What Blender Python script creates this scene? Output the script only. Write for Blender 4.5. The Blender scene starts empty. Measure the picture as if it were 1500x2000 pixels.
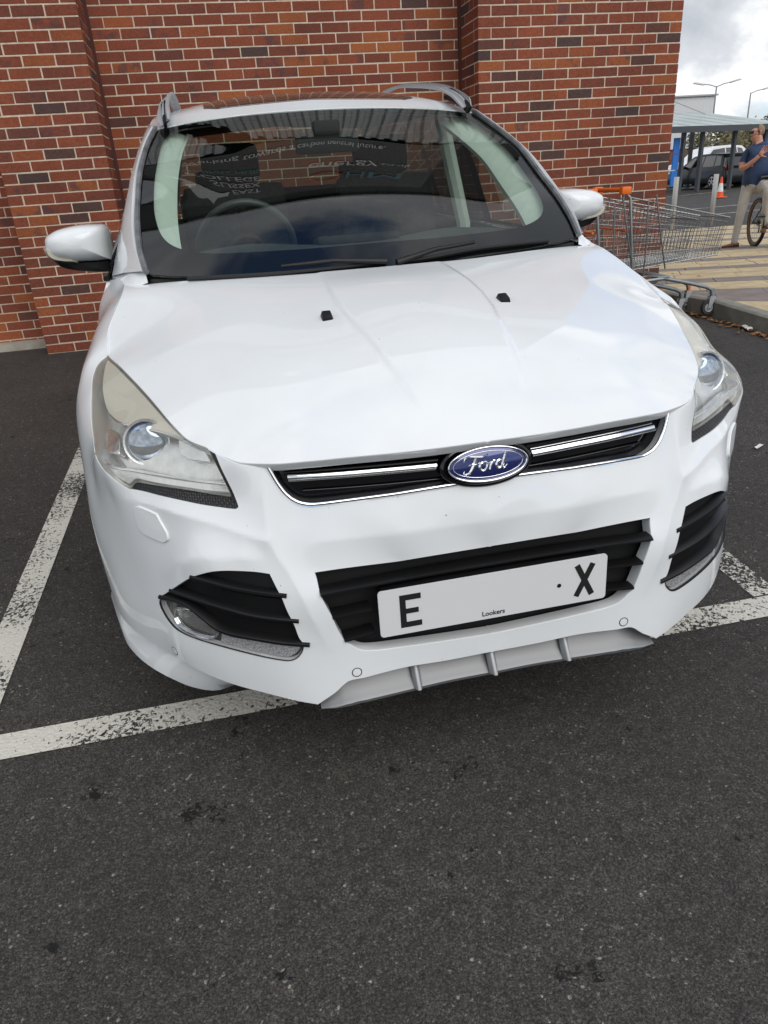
import bpy, bmesh, math, random
import numpy as np
from mathutils import Vector, Matrix
from mathutils.geometry import delaunay_2d_cdt
R = math.radians
scene = bpy.context.scene
COL = scene.collection
# ---------------------------------------------------------------- camera
cam_d = bpy.data.cameras.new('camera'); cam = bpy.data.objects.new('camera', cam_d); COL.objects.link(cam)
cam_d.sensor_fit = 'VERTICAL'; cam_d.sensor_height = 36.0; cam_d.sensor_width = 27.0
cam_d.lens = 1392.9 / 2000 * 36.0; cam_d.clip_start = .02; cam_d.clip_end = 3000
_f = Vector((.171514, .892573, -.417008)); _r = Vector((.974154, -.216808, -.063395)); _u = Vector((.146996, .395357, .906689))
cam.matrix_world = Matrix(((_r.x, _u.x, -_f.x, -.475853), (_r.y, _u.y, -_f.y, -1.260417), (_r.z, _u.z, -_f.z, 1.102253), (0, 0, 0, 1)))
scene.camera = cam
# ---------------------------------------------------------------- sky
SUN_EL, SUN_AZ = R(46), R(160)         # azimuth clockwise from +Y: behind the camera, a little to the right, veiled by cloud
world = bpy.data.worlds.new('World'); scene.world = world; world.use_nodes = True
nt = world.node_tree; nt.nodes.clear()
def N(tree, typ, **kw):
    n = tree.nodes.new(typ)
    for k, v in kw.items():
        if k.startswith('i_'):
            key = k[2:]; key = int(key) if key.isdigit() else key.replace('_', ' ')
            n.inputs[key].default_value = v
        else: setattr(n, k, v)
    return n
def ramp(tree, stops, interp='LINEAR'):
    n = tree.nodes.new('ShaderNodeValToRGB'); cr = n.color_ramp; cr.interpolation = interp
    while len(cr.elements) < len(stops): cr.elements.new(.5)
    for e, (p, c) in zip(cr.elements, stops):
        e.position = p; e.color = (c, c, c, 1) if isinstance(c, (int, float)) else (*c, 1)
    return n
sky = N(nt, 'ShaderNodeTexSky', sky_type='NISHITA', sun_disc=False, sun_elevation=SUN_EL, sun_rotation=SUN_AZ, altitude=20, air_density=1.0, dust_density=.3, ozone_density=3.5)
tc = N(nt, 'ShaderNodeTexCoord')
sep = N(nt, 'ShaderNodeSeparateXYZ'); nt.links.new(tc.outputs['Generated'], sep.inputs[0])
# cloud layer: the direction is projected on a flat cloud deck, so clouds shrink towards the horizon
zc = N(nt, 'ShaderNodeMath', operation='MAXIMUM', i_1=.0); nt.links.new(sep.outputs[2], zc.inputs[0])
za = N(nt, 'ShaderNodeMath', operation='ADD', i_1=.75); nt.links.new(zc.outputs[0], za.inputs[0])
dx = N(nt, 'ShaderNodeMath', operation='DIVIDE'); dy = N(nt, 'ShaderNodeMath', operation='DIVIDE')
nt.links.new(sep.outputs[0], dx.inputs[0]); nt.links.new(za.outputs[0], dx.inputs[1])
nt.links.new(sep.outputs[1], dy.inputs[0]); nt.links.new(za.outputs[0], dy.inputs[1])
cmb = N(nt, 'ShaderNodeCombineXYZ', i_2=.5); nt.links.new(dx.outputs[0], cmb.inputs[0]); nt.links.new(dy.outputs[0], cmb.inputs[1])
n1 = N(nt, 'ShaderNodeTexNoise', i_Scale=2.9, i_Detail=10.0, i_Roughness=.52, i_Distortion=.2); nt.links.new(cmb.outputs[0], n1.inputs['Vector'])
n2 = N(nt, 'ShaderNodeTexNoise', i_Scale=4.6, i_Detail=8.0, i_Roughness=.55); nt.links.new(cmb.outputs[0], n2.inputs['Vector'])
cover = ramp(nt, [(.375, 0.0), (.445, 1.0)]); nt.links.new(n1.outputs['Fac'], cover.inputs[0])
shade = ramp(nt, [(.38, (.50, .53, .58)), (.50, (.70, .725, .765)), (.57, (1.05, 1.05, 1.05))]); nt.links.new(n2.outputs['Fac'], shade.inputs[0])
cl = N(nt, 'ShaderNodeMix', data_type='RGBA', blend_type='MULTIPLY', clamp_result=False); cl.inputs[0].default_value = 1
nt.links.new(shade.outputs[0], cl.inputs[6]); cl.inputs[7].default_value = (7.0, 7.05, 7.1, 1)
mx = N(nt, 'ShaderNodeMix', data_type='RGBA'); nt.links.new(cover.outputs[0], mx.inputs[0]); tn = N(nt, 'ShaderNodeMix', data_type='RGBA', blend_type='MULTIPLY'); tn.inputs[0].default_value = 1; tn.inputs[7].default_value = (.84, .95, 1.10, 1); nt.links.new(sky.outputs[0], tn.inputs[6]); nt.links.new(tn.outputs[2], mx.inputs[6]); nt.links.new(cl.outputs[2], mx.inputs[7])
bg = N(nt, 'ShaderNodeBackground', i_Strength=.10); nt.links.new(mx.outputs[2], bg.inputs['Color'])
wo = N(nt, 'ShaderNodeOutputWorld'); nt.links.new(bg.outputs[0], wo.inputs[0])
sun_d = bpy.data.lights.new('sun', 'SUN'); sun_d.energy = 1.2; sun_d.angle = R(50); sun_d.color = (1, .95, .88)
sun = bpy.data.objects.new('sun', sun_d); COL.objects.link(sun)
sdir = Vector((math.sin(SUN_AZ) * math.cos(SUN_EL), math.cos(SUN_AZ) * math.cos(SUN_EL), math.sin(SUN_EL)))
sun.rotation_euler = sdir.to_track_quat('Z', 'Y').to_euler(); sun.location = (20, 20, 20)
scene.view_settings.view_transform = 'Standard'; scene.view_settings.look = 'None'; scene.view_settings.exposure = .60; scene.view_settings.gamma = 1
scene.cycles.max_bounces = 10; scene.cycles.transparent_max_bounces = 16; scene.cycles.caustics_reflective = False; scene.cycles.caustics_refractive = False
scene.cycles.use_denoising = True

# ---------------------------------------------------------------- helpers
MATS = {}
def mat(name, col=(.5, .5, .5), rough=.5, metal=0.0, spec=.5, coat=0.0, coat_rough=.03, build=None):
    if name in MATS: return MATS[name]
    m = bpy.data.materials.new(name); m.use_nodes = True; t = m.node_tree; b = t.nodes['Principled BSDF']
    b.inputs['Base Color'].default_value = (*col, 1); b.inputs['Roughness'].default_value = rough; b.inputs['Metallic'].default_value = metal
    b.inputs['Specular IOR Level'].default_value = spec; b.inputs['Coat Weight'].default_value = coat; b.inputs['Coat Roughness'].default_value = coat_rough
    m.diffuse_color = (*col, 1)
    if build: build(t, b)
    MATS[name] = m; return m
def noise_mat(name, c1, c2, scale, rough=.6, bump=0.0, bscale=None, metal=0.0, detail=6.0, lo=.35, hi=.65, spec=.5):
    def bld(t, b):
        tc = N(t, 'ShaderNodeTexCoord'); n = N(t, 'ShaderNodeTexNoise', i_Scale=scale, i_Detail=detail, i_Roughness=.6); t.links.new(tc.outputs['Object'], n.inputs['Vector'])
        r = ramp(t, [(lo, c1), (hi, c2)]); t.links.new(n.outputs['Fac'], r.inputs[0]); t.links.new(r.outputs[0], b.inputs['Base Color'])
        if bump:
            n2 = N(t, 'ShaderNodeTexNoise', i_Scale=bscale or scale * 6, i_Detail=5.0); t.links.new(tc.outputs['Object'], n2.inputs['Vector'])
            bp = N(t, 'ShaderNodeBump', i_Strength=bump, i_Distance=.004); t.links.new(n2.outputs['Fac'], bp.inputs['Height']); t.links.new(bp.outputs[0], b.inputs['Normal'])
    return mat(name, c1, rough, metal, spec, build=bld)
def mesh_obj(name, verts, faces, m=None, parent=None, smooth=False, normals=None, loc=None):
    me = bpy.data.meshes.new(name)
    me.from_pydata([tuple(map(float, v)) for v in verts], [], [tuple(map(int, f)) for f in faces]); me.update()
    if m: me.materials.append(m)
    if smooth: me.polygons.foreach_set('use_smooth', [True] * len(me.polygons))
    if normals is not None: me.normals_split_custom_set_from_vertices([tuple(map(float, n)) for n in normals])
    return link(name, me, parent, loc)
def link(name, me, parent=None, loc=None):
    o = bpy.data.objects.new(name, me); COL.objects.link(o)
    if parent: o.parent = parent
    if loc is not None: o.location = loc
    return o
def empty(name, loc=(0, 0, 0), rz=0.0):
    o = bpy.data.objects.new(name, None); COL.objects.link(o); o.location = loc; o.rotation_euler = (0, 0, rz); o.empty_display_size = .1; return o
def tag(o, label=None, cat=None, group=None, kind=None):
    if label: o['label'] = label
    if cat: o['category'] = cat
    if group: o['group'] = group
    if kind: o['kind'] = kind
    return o
def copy_tree(o, parent=None):
    c = o.copy(); COL.objects.link(c); c.parent = parent
    for ch in list(o.children): copy_tree(ch, c)
    return c
class MB:
    """collects simple shapes for ONE mesh"""
    def __init__(s): s.v = []; s.f = []; s.sm = []
    def add(s, v, f, smooth=False):
        k = len(s.v); s.v += [tuple(map(float, p)) for p in v]; s.f += [tuple(int(i) + k for i in q) for q in f]; s.sm += [smooth] * len(f); return s
    def box(s, c, d, rot=None, taper=1.0):
        x, y, z = (q / 2 for q in d); v = []
        for dz in (-1, 1):
            k = taper if dz > 0 else 1
            for dx, dy in ((-1, -1), (1, -1), (1, 1), (-1, 1)):
                p = Vector((dx * x * k, dy * y * k, dz * z))
                if rot is not None: p = rot @ p
                v.append((p.x + c[0], p.y + c[1], p.z + c[2]))
        return s.add(v, [(3, 2, 1, 0), (4, 5, 6, 7), (0, 1, 5, 4), (1, 2, 6, 5), (2, 3, 7, 6), (3, 0, 4, 7)])
    def tube(s, pts, r, n=8, cap=True, closed=False):
        pts = [Vector(p) for p in pts]; m = len(pts); rs = r if hasattr(r, '__len__') else [r] * m; v = []; f = []; up = None
        for i, p in enumerate(pts):
            if closed: t = pts[(i + 1) % m] - pts[i - 1]
            else: t = pts[min(i + 1, m - 1)] - pts[max(i - 1, 0)]
            if t.length < 1e-9: t = Vector((0, 0, 1))
            t.normalize()
            if up is None: up = Vector((0, 0, 1)) if abs(t.z) < .9 else Vector((1, 0, 0))
            a = t.cross(up)
            if a.length < 1e-6: a = t.cross(Vector((0, 1, 0)))
            a.normalize(); b = a.cross(t); up = b
            for k in range(n):
                q = p + (a * math.cos(2 * math.pi * k / n) + b * math.sin(2 * math.pi * k / n)) * rs[i]; v.append(q)
        for i in range(m if closed else m - 1):
            j = (i + 1) % m
            for k in range(n):
                l = (k + 1) % n; f.append((i * n + k, i * n + l, j * n + l, j * n + k))
        if cap and not closed: f.append(tuple(range(n))); f.append(tuple((m - 1) * n + k for k in range(n - 1, -1, -1)))
        return s.add(v, f, True)
    def lathe(s, prof, c=(0, 0, 0), axis='Z', n=24, ang=None):
        v = []; f = []
        for (r, h) in prof:
            for k in range(n):
                a = 2 * math.pi * k / n; p = (r * math.cos(a), r * math.sin(a), h)
                if axis == 'X': p = (p[2], p[0], p[1])
                elif axis == 'Y': p = (p[1], p[2], p[0])
                v.append((p[0] + c[0], p[1] + c[1], p[2] + c[2]))
        for i in range(len(prof) - 1):
            for k in range(n):
                l = (k + 1) % n; f.append((i * n + k, i * n + l, (i + 1) * n + l, (i + 1) * n + k))
        return s.add(v, f, True)
    def prism(s, poly, z0, z1, axis='Z'):
        n = len(poly); v = []
        for z in (z0, z1):
            for (x, y) in poly: v.append({'Z': (x, y, z), 'X': (z, x, y), 'Y': (x, z, y)}[axis])
        return s.add(v, [tuple(range(n - 1, -1, -1)), tuple(range(n, 2 * n))] + [(i, (i + 1) % n, (i + 1) % n + n, i + n) for i in range(n)])
    def build(s, name, m, parent=None, loc=None, bevel=0.0, smooth_angle=None):
        me = bpy.data.meshes.new(name); me.from_pydata(s.v, [], s.f); me.update()
        if m: me.materials.append(m)
        me.polygons.foreach_set('use_smooth', s.sm if not bevel else [True] * len(s.sm))
        bm = bmesh.new(); bm.from_mesh(me)
        bmesh.ops.recalc_face_normals(bm, faces=bm.faces)
        if bevel:
            bmesh.ops.remove_doubles(bm, verts=bm.verts, dist=1e-5)
            es = [e for e in bm.edges if len(e.link_faces) == 2 and e.calc_face_angle(0) > .5]
            bmesh.ops.bevel(bm, geom=es, offset=bevel, segments=2, profile=.6, affect='EDGES', clamp_overlap=True)
        bm.to_mesh(me); bm.free()
        if any(s.sm) or bevel: me.set_sharp_from_angle(angle=R(38))
        return link(name, me, parent, loc)
# ---------------------------------------------------------------- smooth body surfaces (half car, a = distance from the centre plane)
class Patch:
    """Thin-plate surface over a plane square to D through points (a, y, z)."""
    def __init__(s, pts, D, mirror=0.0, lam=0.0, crease=None):
        pts = [tuple(p) for p in pts]
        pts += [(-p[0], p[1], p[2]) for p in pts if 1e-6 < p[0] < mirror]
        P = np.array(pts, float)
        D = np.array(D, float); D /= np.linalg.norm(D)
        e1 = np.cross((0, 0, 1), D) if abs(D[2]) < .95 else np.cross((0, 1, 0), D)
        e1 /= np.linalg.norm(e1)
        s.D, s.e1, s.e2 = D, e1, np.cross(D, e1)
        s.c = s.to2(P); h = P @ D; n = len(P)
        K = s.U(s.c, s.c) + lam * np.eye(n)
        T = np.c_[np.ones(n), s.c]
        A = np.zeros((n + 3, n + 3)); A[:n, :n] = K; A[:n, n:] = T; A[n:, :n] = T.T
        s.w = np.linalg.solve(A, np.r_[h, 0, 0, 0]); s.crease = crease
    def U(s, a, b):
        r2 = ((a[:, None, :] - b[None, :, :]) ** 2).sum(-1) + 1e-12
        return .5 * r2 * np.log(r2)
    def to2(s, P):
        P = np.atleast_2d(np.asarray(P, float)); return np.stack([P @ s.e1, P @ s.e2], 1)
    def h(s, q):
        q = np.atleast_2d(q); out = []
        for i in range(0, len(q), 4000):
            z = q[i:i + 4000]
            out.append(s.U(z, s.c) @ s.w[:-3] + s.w[-3] + z @ s.w[-2:])
        h = np.concatenate(out)
        if s.crease is not None:
            b = q[:, :1] * s.e1 + q[:, 1:] * s.e2 + h[:, None] * s.D
            h = h + s.crease(b)
        return h
    def at(s, q, off=0.0):
        q = np.atleast_2d(q); P = q[:, :1] * s.e1 + q[:, 1:] * s.e2 + s.h(q)[:, None] * s.D
        if np.any(off): P = P + s.nrm(q) * np.reshape(off, (-1, 1))
        return P
    def nrm(s, q, d=2e-3):
        q = np.atleast_2d(q); ex = np.array([d, 0]); ey = np.array([0, d])
        gx = (s.h(q + ex) - s.h(q - ex)) / (2 * d); gy = (s.h(q + ey) - s.h(q - ey)) / (2 * d)
        N = s.D[None] - gx[:, None] * s.e1 - gy[:, None] * s.e2
        return N / np.linalg.norm(N, axis=1, keepdims=True)
def sstep(x, a, b):
    t = np.clip((x - a) / (b - a), 0, 1); return t * t * (3 - 2 * t)
# ---------------------------------------------------------------- panels cut out of a Patch
def catmull(P, step, closed, corner=38):
    """resample a polyline smoothly, keeping true corners"""
    P = np.asarray(P, float); n = len(P)
    def ang(i):
        a = P[i] - P[i - 1]; b = P[(i + 1) % n] - P[i]
        return math.degrees(math.acos(max(-1, min(1, float(a @ b) / (np.linalg.norm(a) * np.linalg.norm(b) + 1e-12)))))
    hard = [(not closed and i in (0, n - 1)) or ang(i) > corner for i in range(n)]
    out = []
    for i in range(n if closed else n - 1):
        p1, p2 = P[i], P[(i + 1) % n]
        p0 = 2 * p1 - p2 if hard[i] else P[i - 1]
        p3 = 2 * p2 - p1 if hard[(i + 1) % n] else P[(i + 2) % n]
        L = np.linalg.norm(p2 - p1); k = max(1, int(math.ceil(L / step)))
        # centripetal-ish: limit tangents
        m1 = (p2 - p0) / 2; m2 = (p3 - p1) / 2
        for m_ in (m1, m2):
            l = np.linalg.norm(m_)
            if l > L: m_ *= L / l
        for j in range(k):
            t = j / k; t2, t3 = t * t, t ** 3
            out.append((2 * t3 - 3 * t2 + 1) * p1 + (t3 - 2 * t2 + t) * m1 + (-2 * t3 + 3 * t2) * p2 + (t3 - t2) * m2)
    if not closed: out.append(P[-1])
    return np.array(out)
def inside(pts, poly):
    x, y = pts[:, 0], pts[:, 1]; r = np.zeros(len(pts), bool); n = len(poly); j = n - 1
    for i in range(n):
        xi, yi = poly[i]; xj, yj = poly[j]
        c = ((yi > y) != (yj > y))
        if c.any(): r ^= c & (x < (xj - xi) * (y - yi) / (yj - yi + 1e-15) + xi)
        j = i
    return r
def near(pts, poly, d):
    r = np.zeros(len(pts), bool)
    for i in range(0, len(poly), 200):
        q = poly[i:i + 200]; r |= (((pts[:, None] - q[None]) ** 2).sum(-1) < d * d).any(1)
    return r
def panel_data(patch, outer, holes=(), step=.012, off=0.0, flange=.014, edge=None, corner=38, hole_flange=None, roll=.0015, inset=0.0):
    edge = edge or step * .6
    loops = [catmull(patch.to2(outer), edge, True, corner)] + [catmull(patch.to2(h), edge, True, corner) for h in holes]
    if inset:
        l = loops[0]; ar = .5 * np.sum(l[:, 0] * np.roll(l[:, 1], -1) - np.roll(l[:, 0], -1) * l[:, 1]); t_ = np.roll(l, -1, 0) - np.roll(l, 1, 0); t_ /= np.linalg.norm(t_, axis=1, keepdims=True) + 1e-12
        nn_ = np.c_[-t_[:, 1], t_[:, 0]] * (1 if ar > 0 else -1); cen_ = np.abs(patch.at(l)[:, 0]) < 2e-3; loops[0] = l + nn_ * inset * (~cen_)[:, None]
    lo, hi = loops[0].min(0), loops[0].max(0)
    gx, gy = np.meshgrid(np.arange(lo[0], hi[0], step), np.arange(lo[1], hi[1], step * .866)); gx = gx + (np.arange(len(gx)) % 2)[:, None] * step / 2
    g = np.c_[gx.ravel(), gy.ravel()]; g = g[inside(g, loops[0])]
    for l in loops[1:]: g = g[~inside(g, l)]
    for l in loops: g = g[~near(g, l, step * .55)]
    pts = np.vstack(loops + [g]); edges = []; k = 0
    for l in loops:
        n = len(l); edges += [(k + i, k + (i + 1) % n) for i in range(n)]; k += n
    vo, _, fo, ov, _, _ = delaunay_2d_cdt([Vector(p) for p in pts], edges, [], 0, 1e-7, True)
    V = np.array([(v.x, v.y) for v in vo]); F = np.array([f for f in fo if len(f) == 3], int)
    cen = V[F].mean(1); ok = inside(cen, loops[0])
    for l in loops[1:]: ok &= ~inside(cen, l)
    F = F[ok]
    a = V[F[:, 1]] - V[F[:, 0]]; b = V[F[:, 2]] - V[F[:, 0]]; neg = (a[:, 0] * b[:, 1] - a[:, 1] * b[:, 0]) < 0
    F[neg] = F[neg][:, ::-1]
    P = patch.at(V, off); Nn = patch.nrm(V); P = list(P); NN = list(Nn); FF = [tuple(f) for f in F]
    for li, l in enumerate(loops):
        fl = flange if li == 0 else (hole_flange if hole_flange is not None else flange)
        if not fl: continue
        B = patch.at(l, off); nb = patch.nrm(l); t = np.roll(B, -1, 0) - np.roll(B, 1, 0); t /= np.linalg.norm(t, axis=1, keepdims=True) + 1e-12
        area = .5 * np.sum(l[:, 0] * np.roll(l[:, 1], -1) - np.roll(l[:, 0], -1) * l[:, 1])
        T = np.cross(t, nb) * (1 if area > 0 else -1) * (1 if li == 0 else -1)
        keep = ~((np.abs(B[:, 0]) < 2e-3))          # nothing along the centre plane
        n = len(l); k = len(P)
        s2 = nb + T; s2 /= np.linalg.norm(s2, axis=1, keepdims=True)
        P += list(B); NN += list(s2); P += list(B + T * roll - nb * 2 * roll); NN += list(T); P += list(B + T * roll - nb * (fl + 2 * roll)); NN += list(T)
        for i in range(n):
            j = (i + 1) % n
            if not (keep[i] or keep[j]): continue
            for r_ in (0, 1):
                q = (k + r_ * n + i, k + (r_ + 1) * n + i, k + (r_ + 1) * n + j, k + r_ * n + j)
                o = (area > 0) == (li == 0); FF.append(q if o else q[::-1])
    return np.array(P), np.array(NN), FF
def panel(name, patch, outer, m, parent, holes=(), side='both', **kw):
    P, NN, FF = panel_data(patch, outer, holes, **kw)
    if side == 'both':
        n = len(P); mirr = P * [-1, 1, 1]; mn = NN * [-1, 1, 1]
        idx = np.arange(n) + n; c = np.abs(P[:, 0]) < 1.5e-3
        P = P.copy(); NN = NN.copy(); P[c, 0] = 0; NN[c, 0] = 0; idx[c] = np.arange(n)[c]
        V = np.vstack([P, mirr]); NV = np.vstack([NN, mn]); NV /= np.linalg.norm(NV, axis=1, keepdims=True) + 1e-12
        F = FF + [tuple(int(idx[i]) for i in f[::-1]) for f in FF]
        used = np.zeros(len(V), bool)
        for f in F: used[list(f)] = True
        re = np.cumsum(used) - 1
        return mesh_obj(name, V[used], [tuple(int(re[i]) for i in f) for f in F], m, parent, True, NV[used])
    if side < 0: P = P * [-1, 1, 1]; NN = NN * [-1, 1, 1]; FF = [f[::-1] for f in FF]
    return mesh_obj(name, P, FF, m, parent, True, NN)
def sweep_data(curve, nrm, sec, closed=False, scale=None):
    """sec: closed section [(along normal, across)]"""
    C = np.asarray(curve, float); nrm = np.asarray(nrm, float); n = len(C); k = len(sec)
    t = (np.roll(C, -1, 0) - np.roll(C, 1, 0)) if closed else np.gradient(C, axis=0)
    t /= np.linalg.norm(t, axis=1, keepdims=True) + 1e-12
    b = np.cross(t, nrm); b /= np.linalg.norm(b, axis=1, keepdims=True) + 1e-12; nn = np.cross(b, t)
    V = []
    for i in range(n):
        s = 1 if scale is None else scale[i]
        for (u, w) in sec: V.append(C[i] + nn[i] * u * s + b[i] * w * s)
    F = []
    for i in range(n if closed else n - 1):
        j = (i + 1) % n
        for q in range(k): r = (q + 1) % k; F.append((i * k + q, i * k + r, j * k + r, j * k + q))
    if not closed: F += [tuple(range(k))[::-1], tuple((n - 1) * k + q for q in range(k))]
    return V, F
def bar(name, patch, curve, sec, m, parent, side=1, off=0.0, step=.012, closed=False, mirror_join=False, scale=None, corner=60):
    q = catmull(patch.to2(curve), step, closed, corner); C = patch.at(q, off); nn = patch.nrm(q)
    sc = None if scale is None else np.interp(np.linspace(0, 1, len(C)), np.linspace(0, 1, len(scale)), scale)
    if mirror_join:                       # curve runs out to a centre-plane point: carry it on to the other side
        if abs(C[0][0]) < abs(C[-1][0]): C = C[::-1]; nn = nn[::-1]
        C = np.vstack([C, (C * [-1, 1, 1])[::-1][1:]]); nn = np.vstack([nn, (nn * [-1, 1, 1])[::-1][1:]])
    elif side < 0: C = C * [-1, 1, 1]; nn = nn * [-1, 1, 1]
    V, F = sweep_data(C, nn, sec, closed, sc); b = MB(); b.add(V, F, True); return b.build(name, m, parent)
def rsec(h, w, r=.3, n=3, base=0.0):
    """rounded bar section: height h along the normal, width w across"""
    r = min(h, w) * r; out = []
    for (cu, cw, a0) in ((base + h - r, w / 2 - r, 0), (base + h - r, -w / 2 + r, 90), (base + r, -w / 2 + r, 180), (base + r, w / 2 - r, 270)):
        for i in range(n + 1):
            a = R(a0 + 90 * i / n); out.append((cu + r * math.cos(a), cw + r * math.sin(a)))
    return out
def sec_from(z): return z
def text_mesh(txt, size, depth=.001, font_shear=0.0, res=3, spacing=1.0, bold=0.0):
    cu = bpy.data.curves.new('lettering', 'FONT'); cu.body = txt; cu.size = size; cu.extrude = depth; cu.resolution_u = res; cu.shear = font_shear; cu.space_character = spacing; cu.offset = bold
    cu.align_x = 'LEFT'
    o = bpy.data.objects.new('lettering', cu); COL.objects.link(o)
    dg = bpy.context.evaluated_depsgraph_get(); me = bpy.data.meshes.new_from_object(o.evaluated_get(dg))
    bpy.data.objects.remove(o); bpy.data.curves.remove(cu); return me
CORNER_PTS = [
 (0,.050,.515),(0,.030,.455),(0,.030,.405),(0,.036,.375),(0,.018,.115),(0,.014,.077),(0,.022,.05),(0,.022,.24),
 (.2,.058,.515),(.2,.034,.455),(.2,.032,.405),(.2,.038,.377),(.18,.012,.118),(.181,.010,.081),(.2,.014,.24),
 (.379,.039,.38),(.385,.050,.44),(.40,.072,.50),(.42,.092,.555),(.318,.004,.14),(.407,.005,.075),(.34,.010,.24),(.37,.014,.33),
 (.445,.110,.603),(.482,.112,.612),(.516,.112,.523),(.527,.129,.542),(.46,.078,.50),(.455,.058,.44),
 (.472,.045,.392),(.445,.024,.32),(.43,.022,.26),(.427,.018,.194),(.42,.012,.12),
 (.584,.081,.400),(.7225,.224,.286),(.682,.191,.433),(.739,.258,.4945),(.736,.269,.537),(.56,.112,.47),(.615,.150,.50),
 (.58,.075,.25),(.52,.045,.18),(.60,.088,.15),(.70,.180,.16),(.66,.150,.26),
 (.795,.335,.50),(.79,.325,.40),(.785,.315,.28),(.78,.300,.16),(.50,.040,.09),(.62,.110,.09),(.715,.22,.09),
 (.85,.46,.50),(.858,.455,.40),(.862,.45,.28),(.858,.43,.16),(.888,.54,.45),(.905,.62,.48),(.912,.60,.36),(.915,.60,.25),(.910,.6,.12),
 (.80,.735,.739),(.835,.59,.68),(.817,.375,.588),(.786,.295,.562),(.768,.641,.732),(.737,.560,.720),(.706,.481,.706),(.677,.408,.690),(.655,.349,.677),(.635,.298,.663),(.616,.256,.650),(.601,.233,.640),(.581,.208,.635),(.561,.183,.631),(.546,.169,.625),(.526,.142,.620),(.509,.123,.615),
 (.70,.30,.625),(.76,.43,.655),
 (.925,.78,.50),(.922,.78,.58),(.895,.78,.67),(.918,1.05,.62),(.87,1.05,.762),(.92,1.35,.55),(.915,1.35,.70),(.885,1.35,.81),(.845,1.35,.862),
 (.92,1.05,.45),(.852,.75,.733),(.80,.89,.800),(.775,1.15,.876),(.918,.70,.40),(.92,1.1,.2),(.92,1.3,.3),
]
HOOD_PTS = [
 (0,.045,.612),(.2,.055,.614),(.35,.075,.616),(.488,.110,.611),(0,.10,.650),(.2,.11,.653),(.38,.135,.655),
 (0,.30,.745),(.25,.31,.742),(.45,.33,.722),(0,.573,.822),(.235,.573,.806),(.45,.573,.790),(.62,.573,.765),
 (0,.80,.855),(.3,.80,.845),(.55,.80,.830),(0,1.02,.874),(.3,1.03,.874),(.55,1.06,.878),(.70,1.05,.872),(.70,.80,.797),(.74,1.15,.872),(.81,1.45,.872),
 (.768,.641,.732),(.737,.560,.720),(.706,.481,.706),(.677,.408,.690),(.655,.349,.677),(.635,.298,.663),(.616,.256,.650),(.601,.233,.640),(.581,.208,.635),(.561,.183,.631),(.546,.169,.625),(.526,.142,.620),(.509,.123,.615),(.80,.735,.739),(.80,.89,.800),(.775,1.15,.876),
]
DIAG = (.5,-.65,.57)
BROW = [(.78, .505), (.735, .507), (.66, .503), (.60, .495), (.53, .476), (.463, .456)]
PILLAR = [(.452, .62), (.456, .56), (.458, .50), (.456, .452), (.446, .42), (.428, .385), (.408, .33), (.390, .27), (.372, .21)]
BAND = [(.44, .447), (.32, .442), (.16, .440), (0, .440)]
FLARE = [(.45, .418), (.53, .427), (.60, .422), (.66, .39), (.70, .35)]
def pl_dist(P2, L):
    """signed distance to a polyline in 2D (+ on its left)"""
    best = np.full(len(P2), 9.); sgn = np.ones(len(P2))
    for i in range(len(L) - 1):
        a, b = np.array(L[i]), np.array(L[i + 1]); d = b - a; t = np.clip(((P2 - a) @ d) / (d @ d), 0, 1)
        q = a + t[:, None] * d; r = np.linalg.norm(P2 - q, axis=1); s = d[0] * (P2[:, 1] - a[1]) - d[1] * (P2[:, 0] - a[0])
        m = r < best; best[m] = r[m]; sgn[m] = np.sign(s[m])
    return best * sgn
def smooth_abs(d, e): return np.sqrt(d * d + e * e) - e
def ridge(d, e, w): return np.exp(-smooth_abs(d, e) / w)
def corner_crease(P):
    az = np.c_[np.abs(P[:, 0]), P[:, 2]]
    h = np.zeros(len(P))
    # brow under the headlight running in to the pillar
    d = pl_dist(az, BROW); w = sstep(az[:, 0], .42, .47) * (1 - sstep(az[:, 0], .66, .80))
    h += .0085 * w * ridge(d, .003, .026)
    # pillar edge from the grille corner down between fog lamp and intake
    d = pl_dist(az, PILLAR); w = sstep(az[:, 1], .17, .30) * (1 - .55 * sstep(az[:, 1], .53, .60))
    h += .0075 * w * ridge(d, .003, .022)
    # fold across the middle band below the grille
    d = pl_dist(az, BAND); w = 1 - sstep(az[:, 0], .33, .40)
    h += .0055 * w * ridge(d, .003, .035)
    # flare above the fog lamp
    d = pl_dist(az, FLARE); w = sstep(az[:, 0], .46, .52) * (1 - sstep(az[:, 0], .64, .72))
    h += .006 * w * ridge(d, .008, .02)
    return h
def hood_crease(P):
    ay = np.c_[np.abs(P[:, 0]), P[:, 1]]
    d = pl_dist(ay, [(.10, .05), (.121, .16), (.137, .224), (.149, .29), (.163, .388), (.185, .515), (.196, .63), (.197, .74), (.193, .87), (.19, 1.05)])
    w = sstep(ay[:, 1], .10, .30) * (1 - sstep(ay[:, 1], .75, 1.0) * .7)
    return .0075 * w * sstep(d, -.009, .009)
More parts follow.
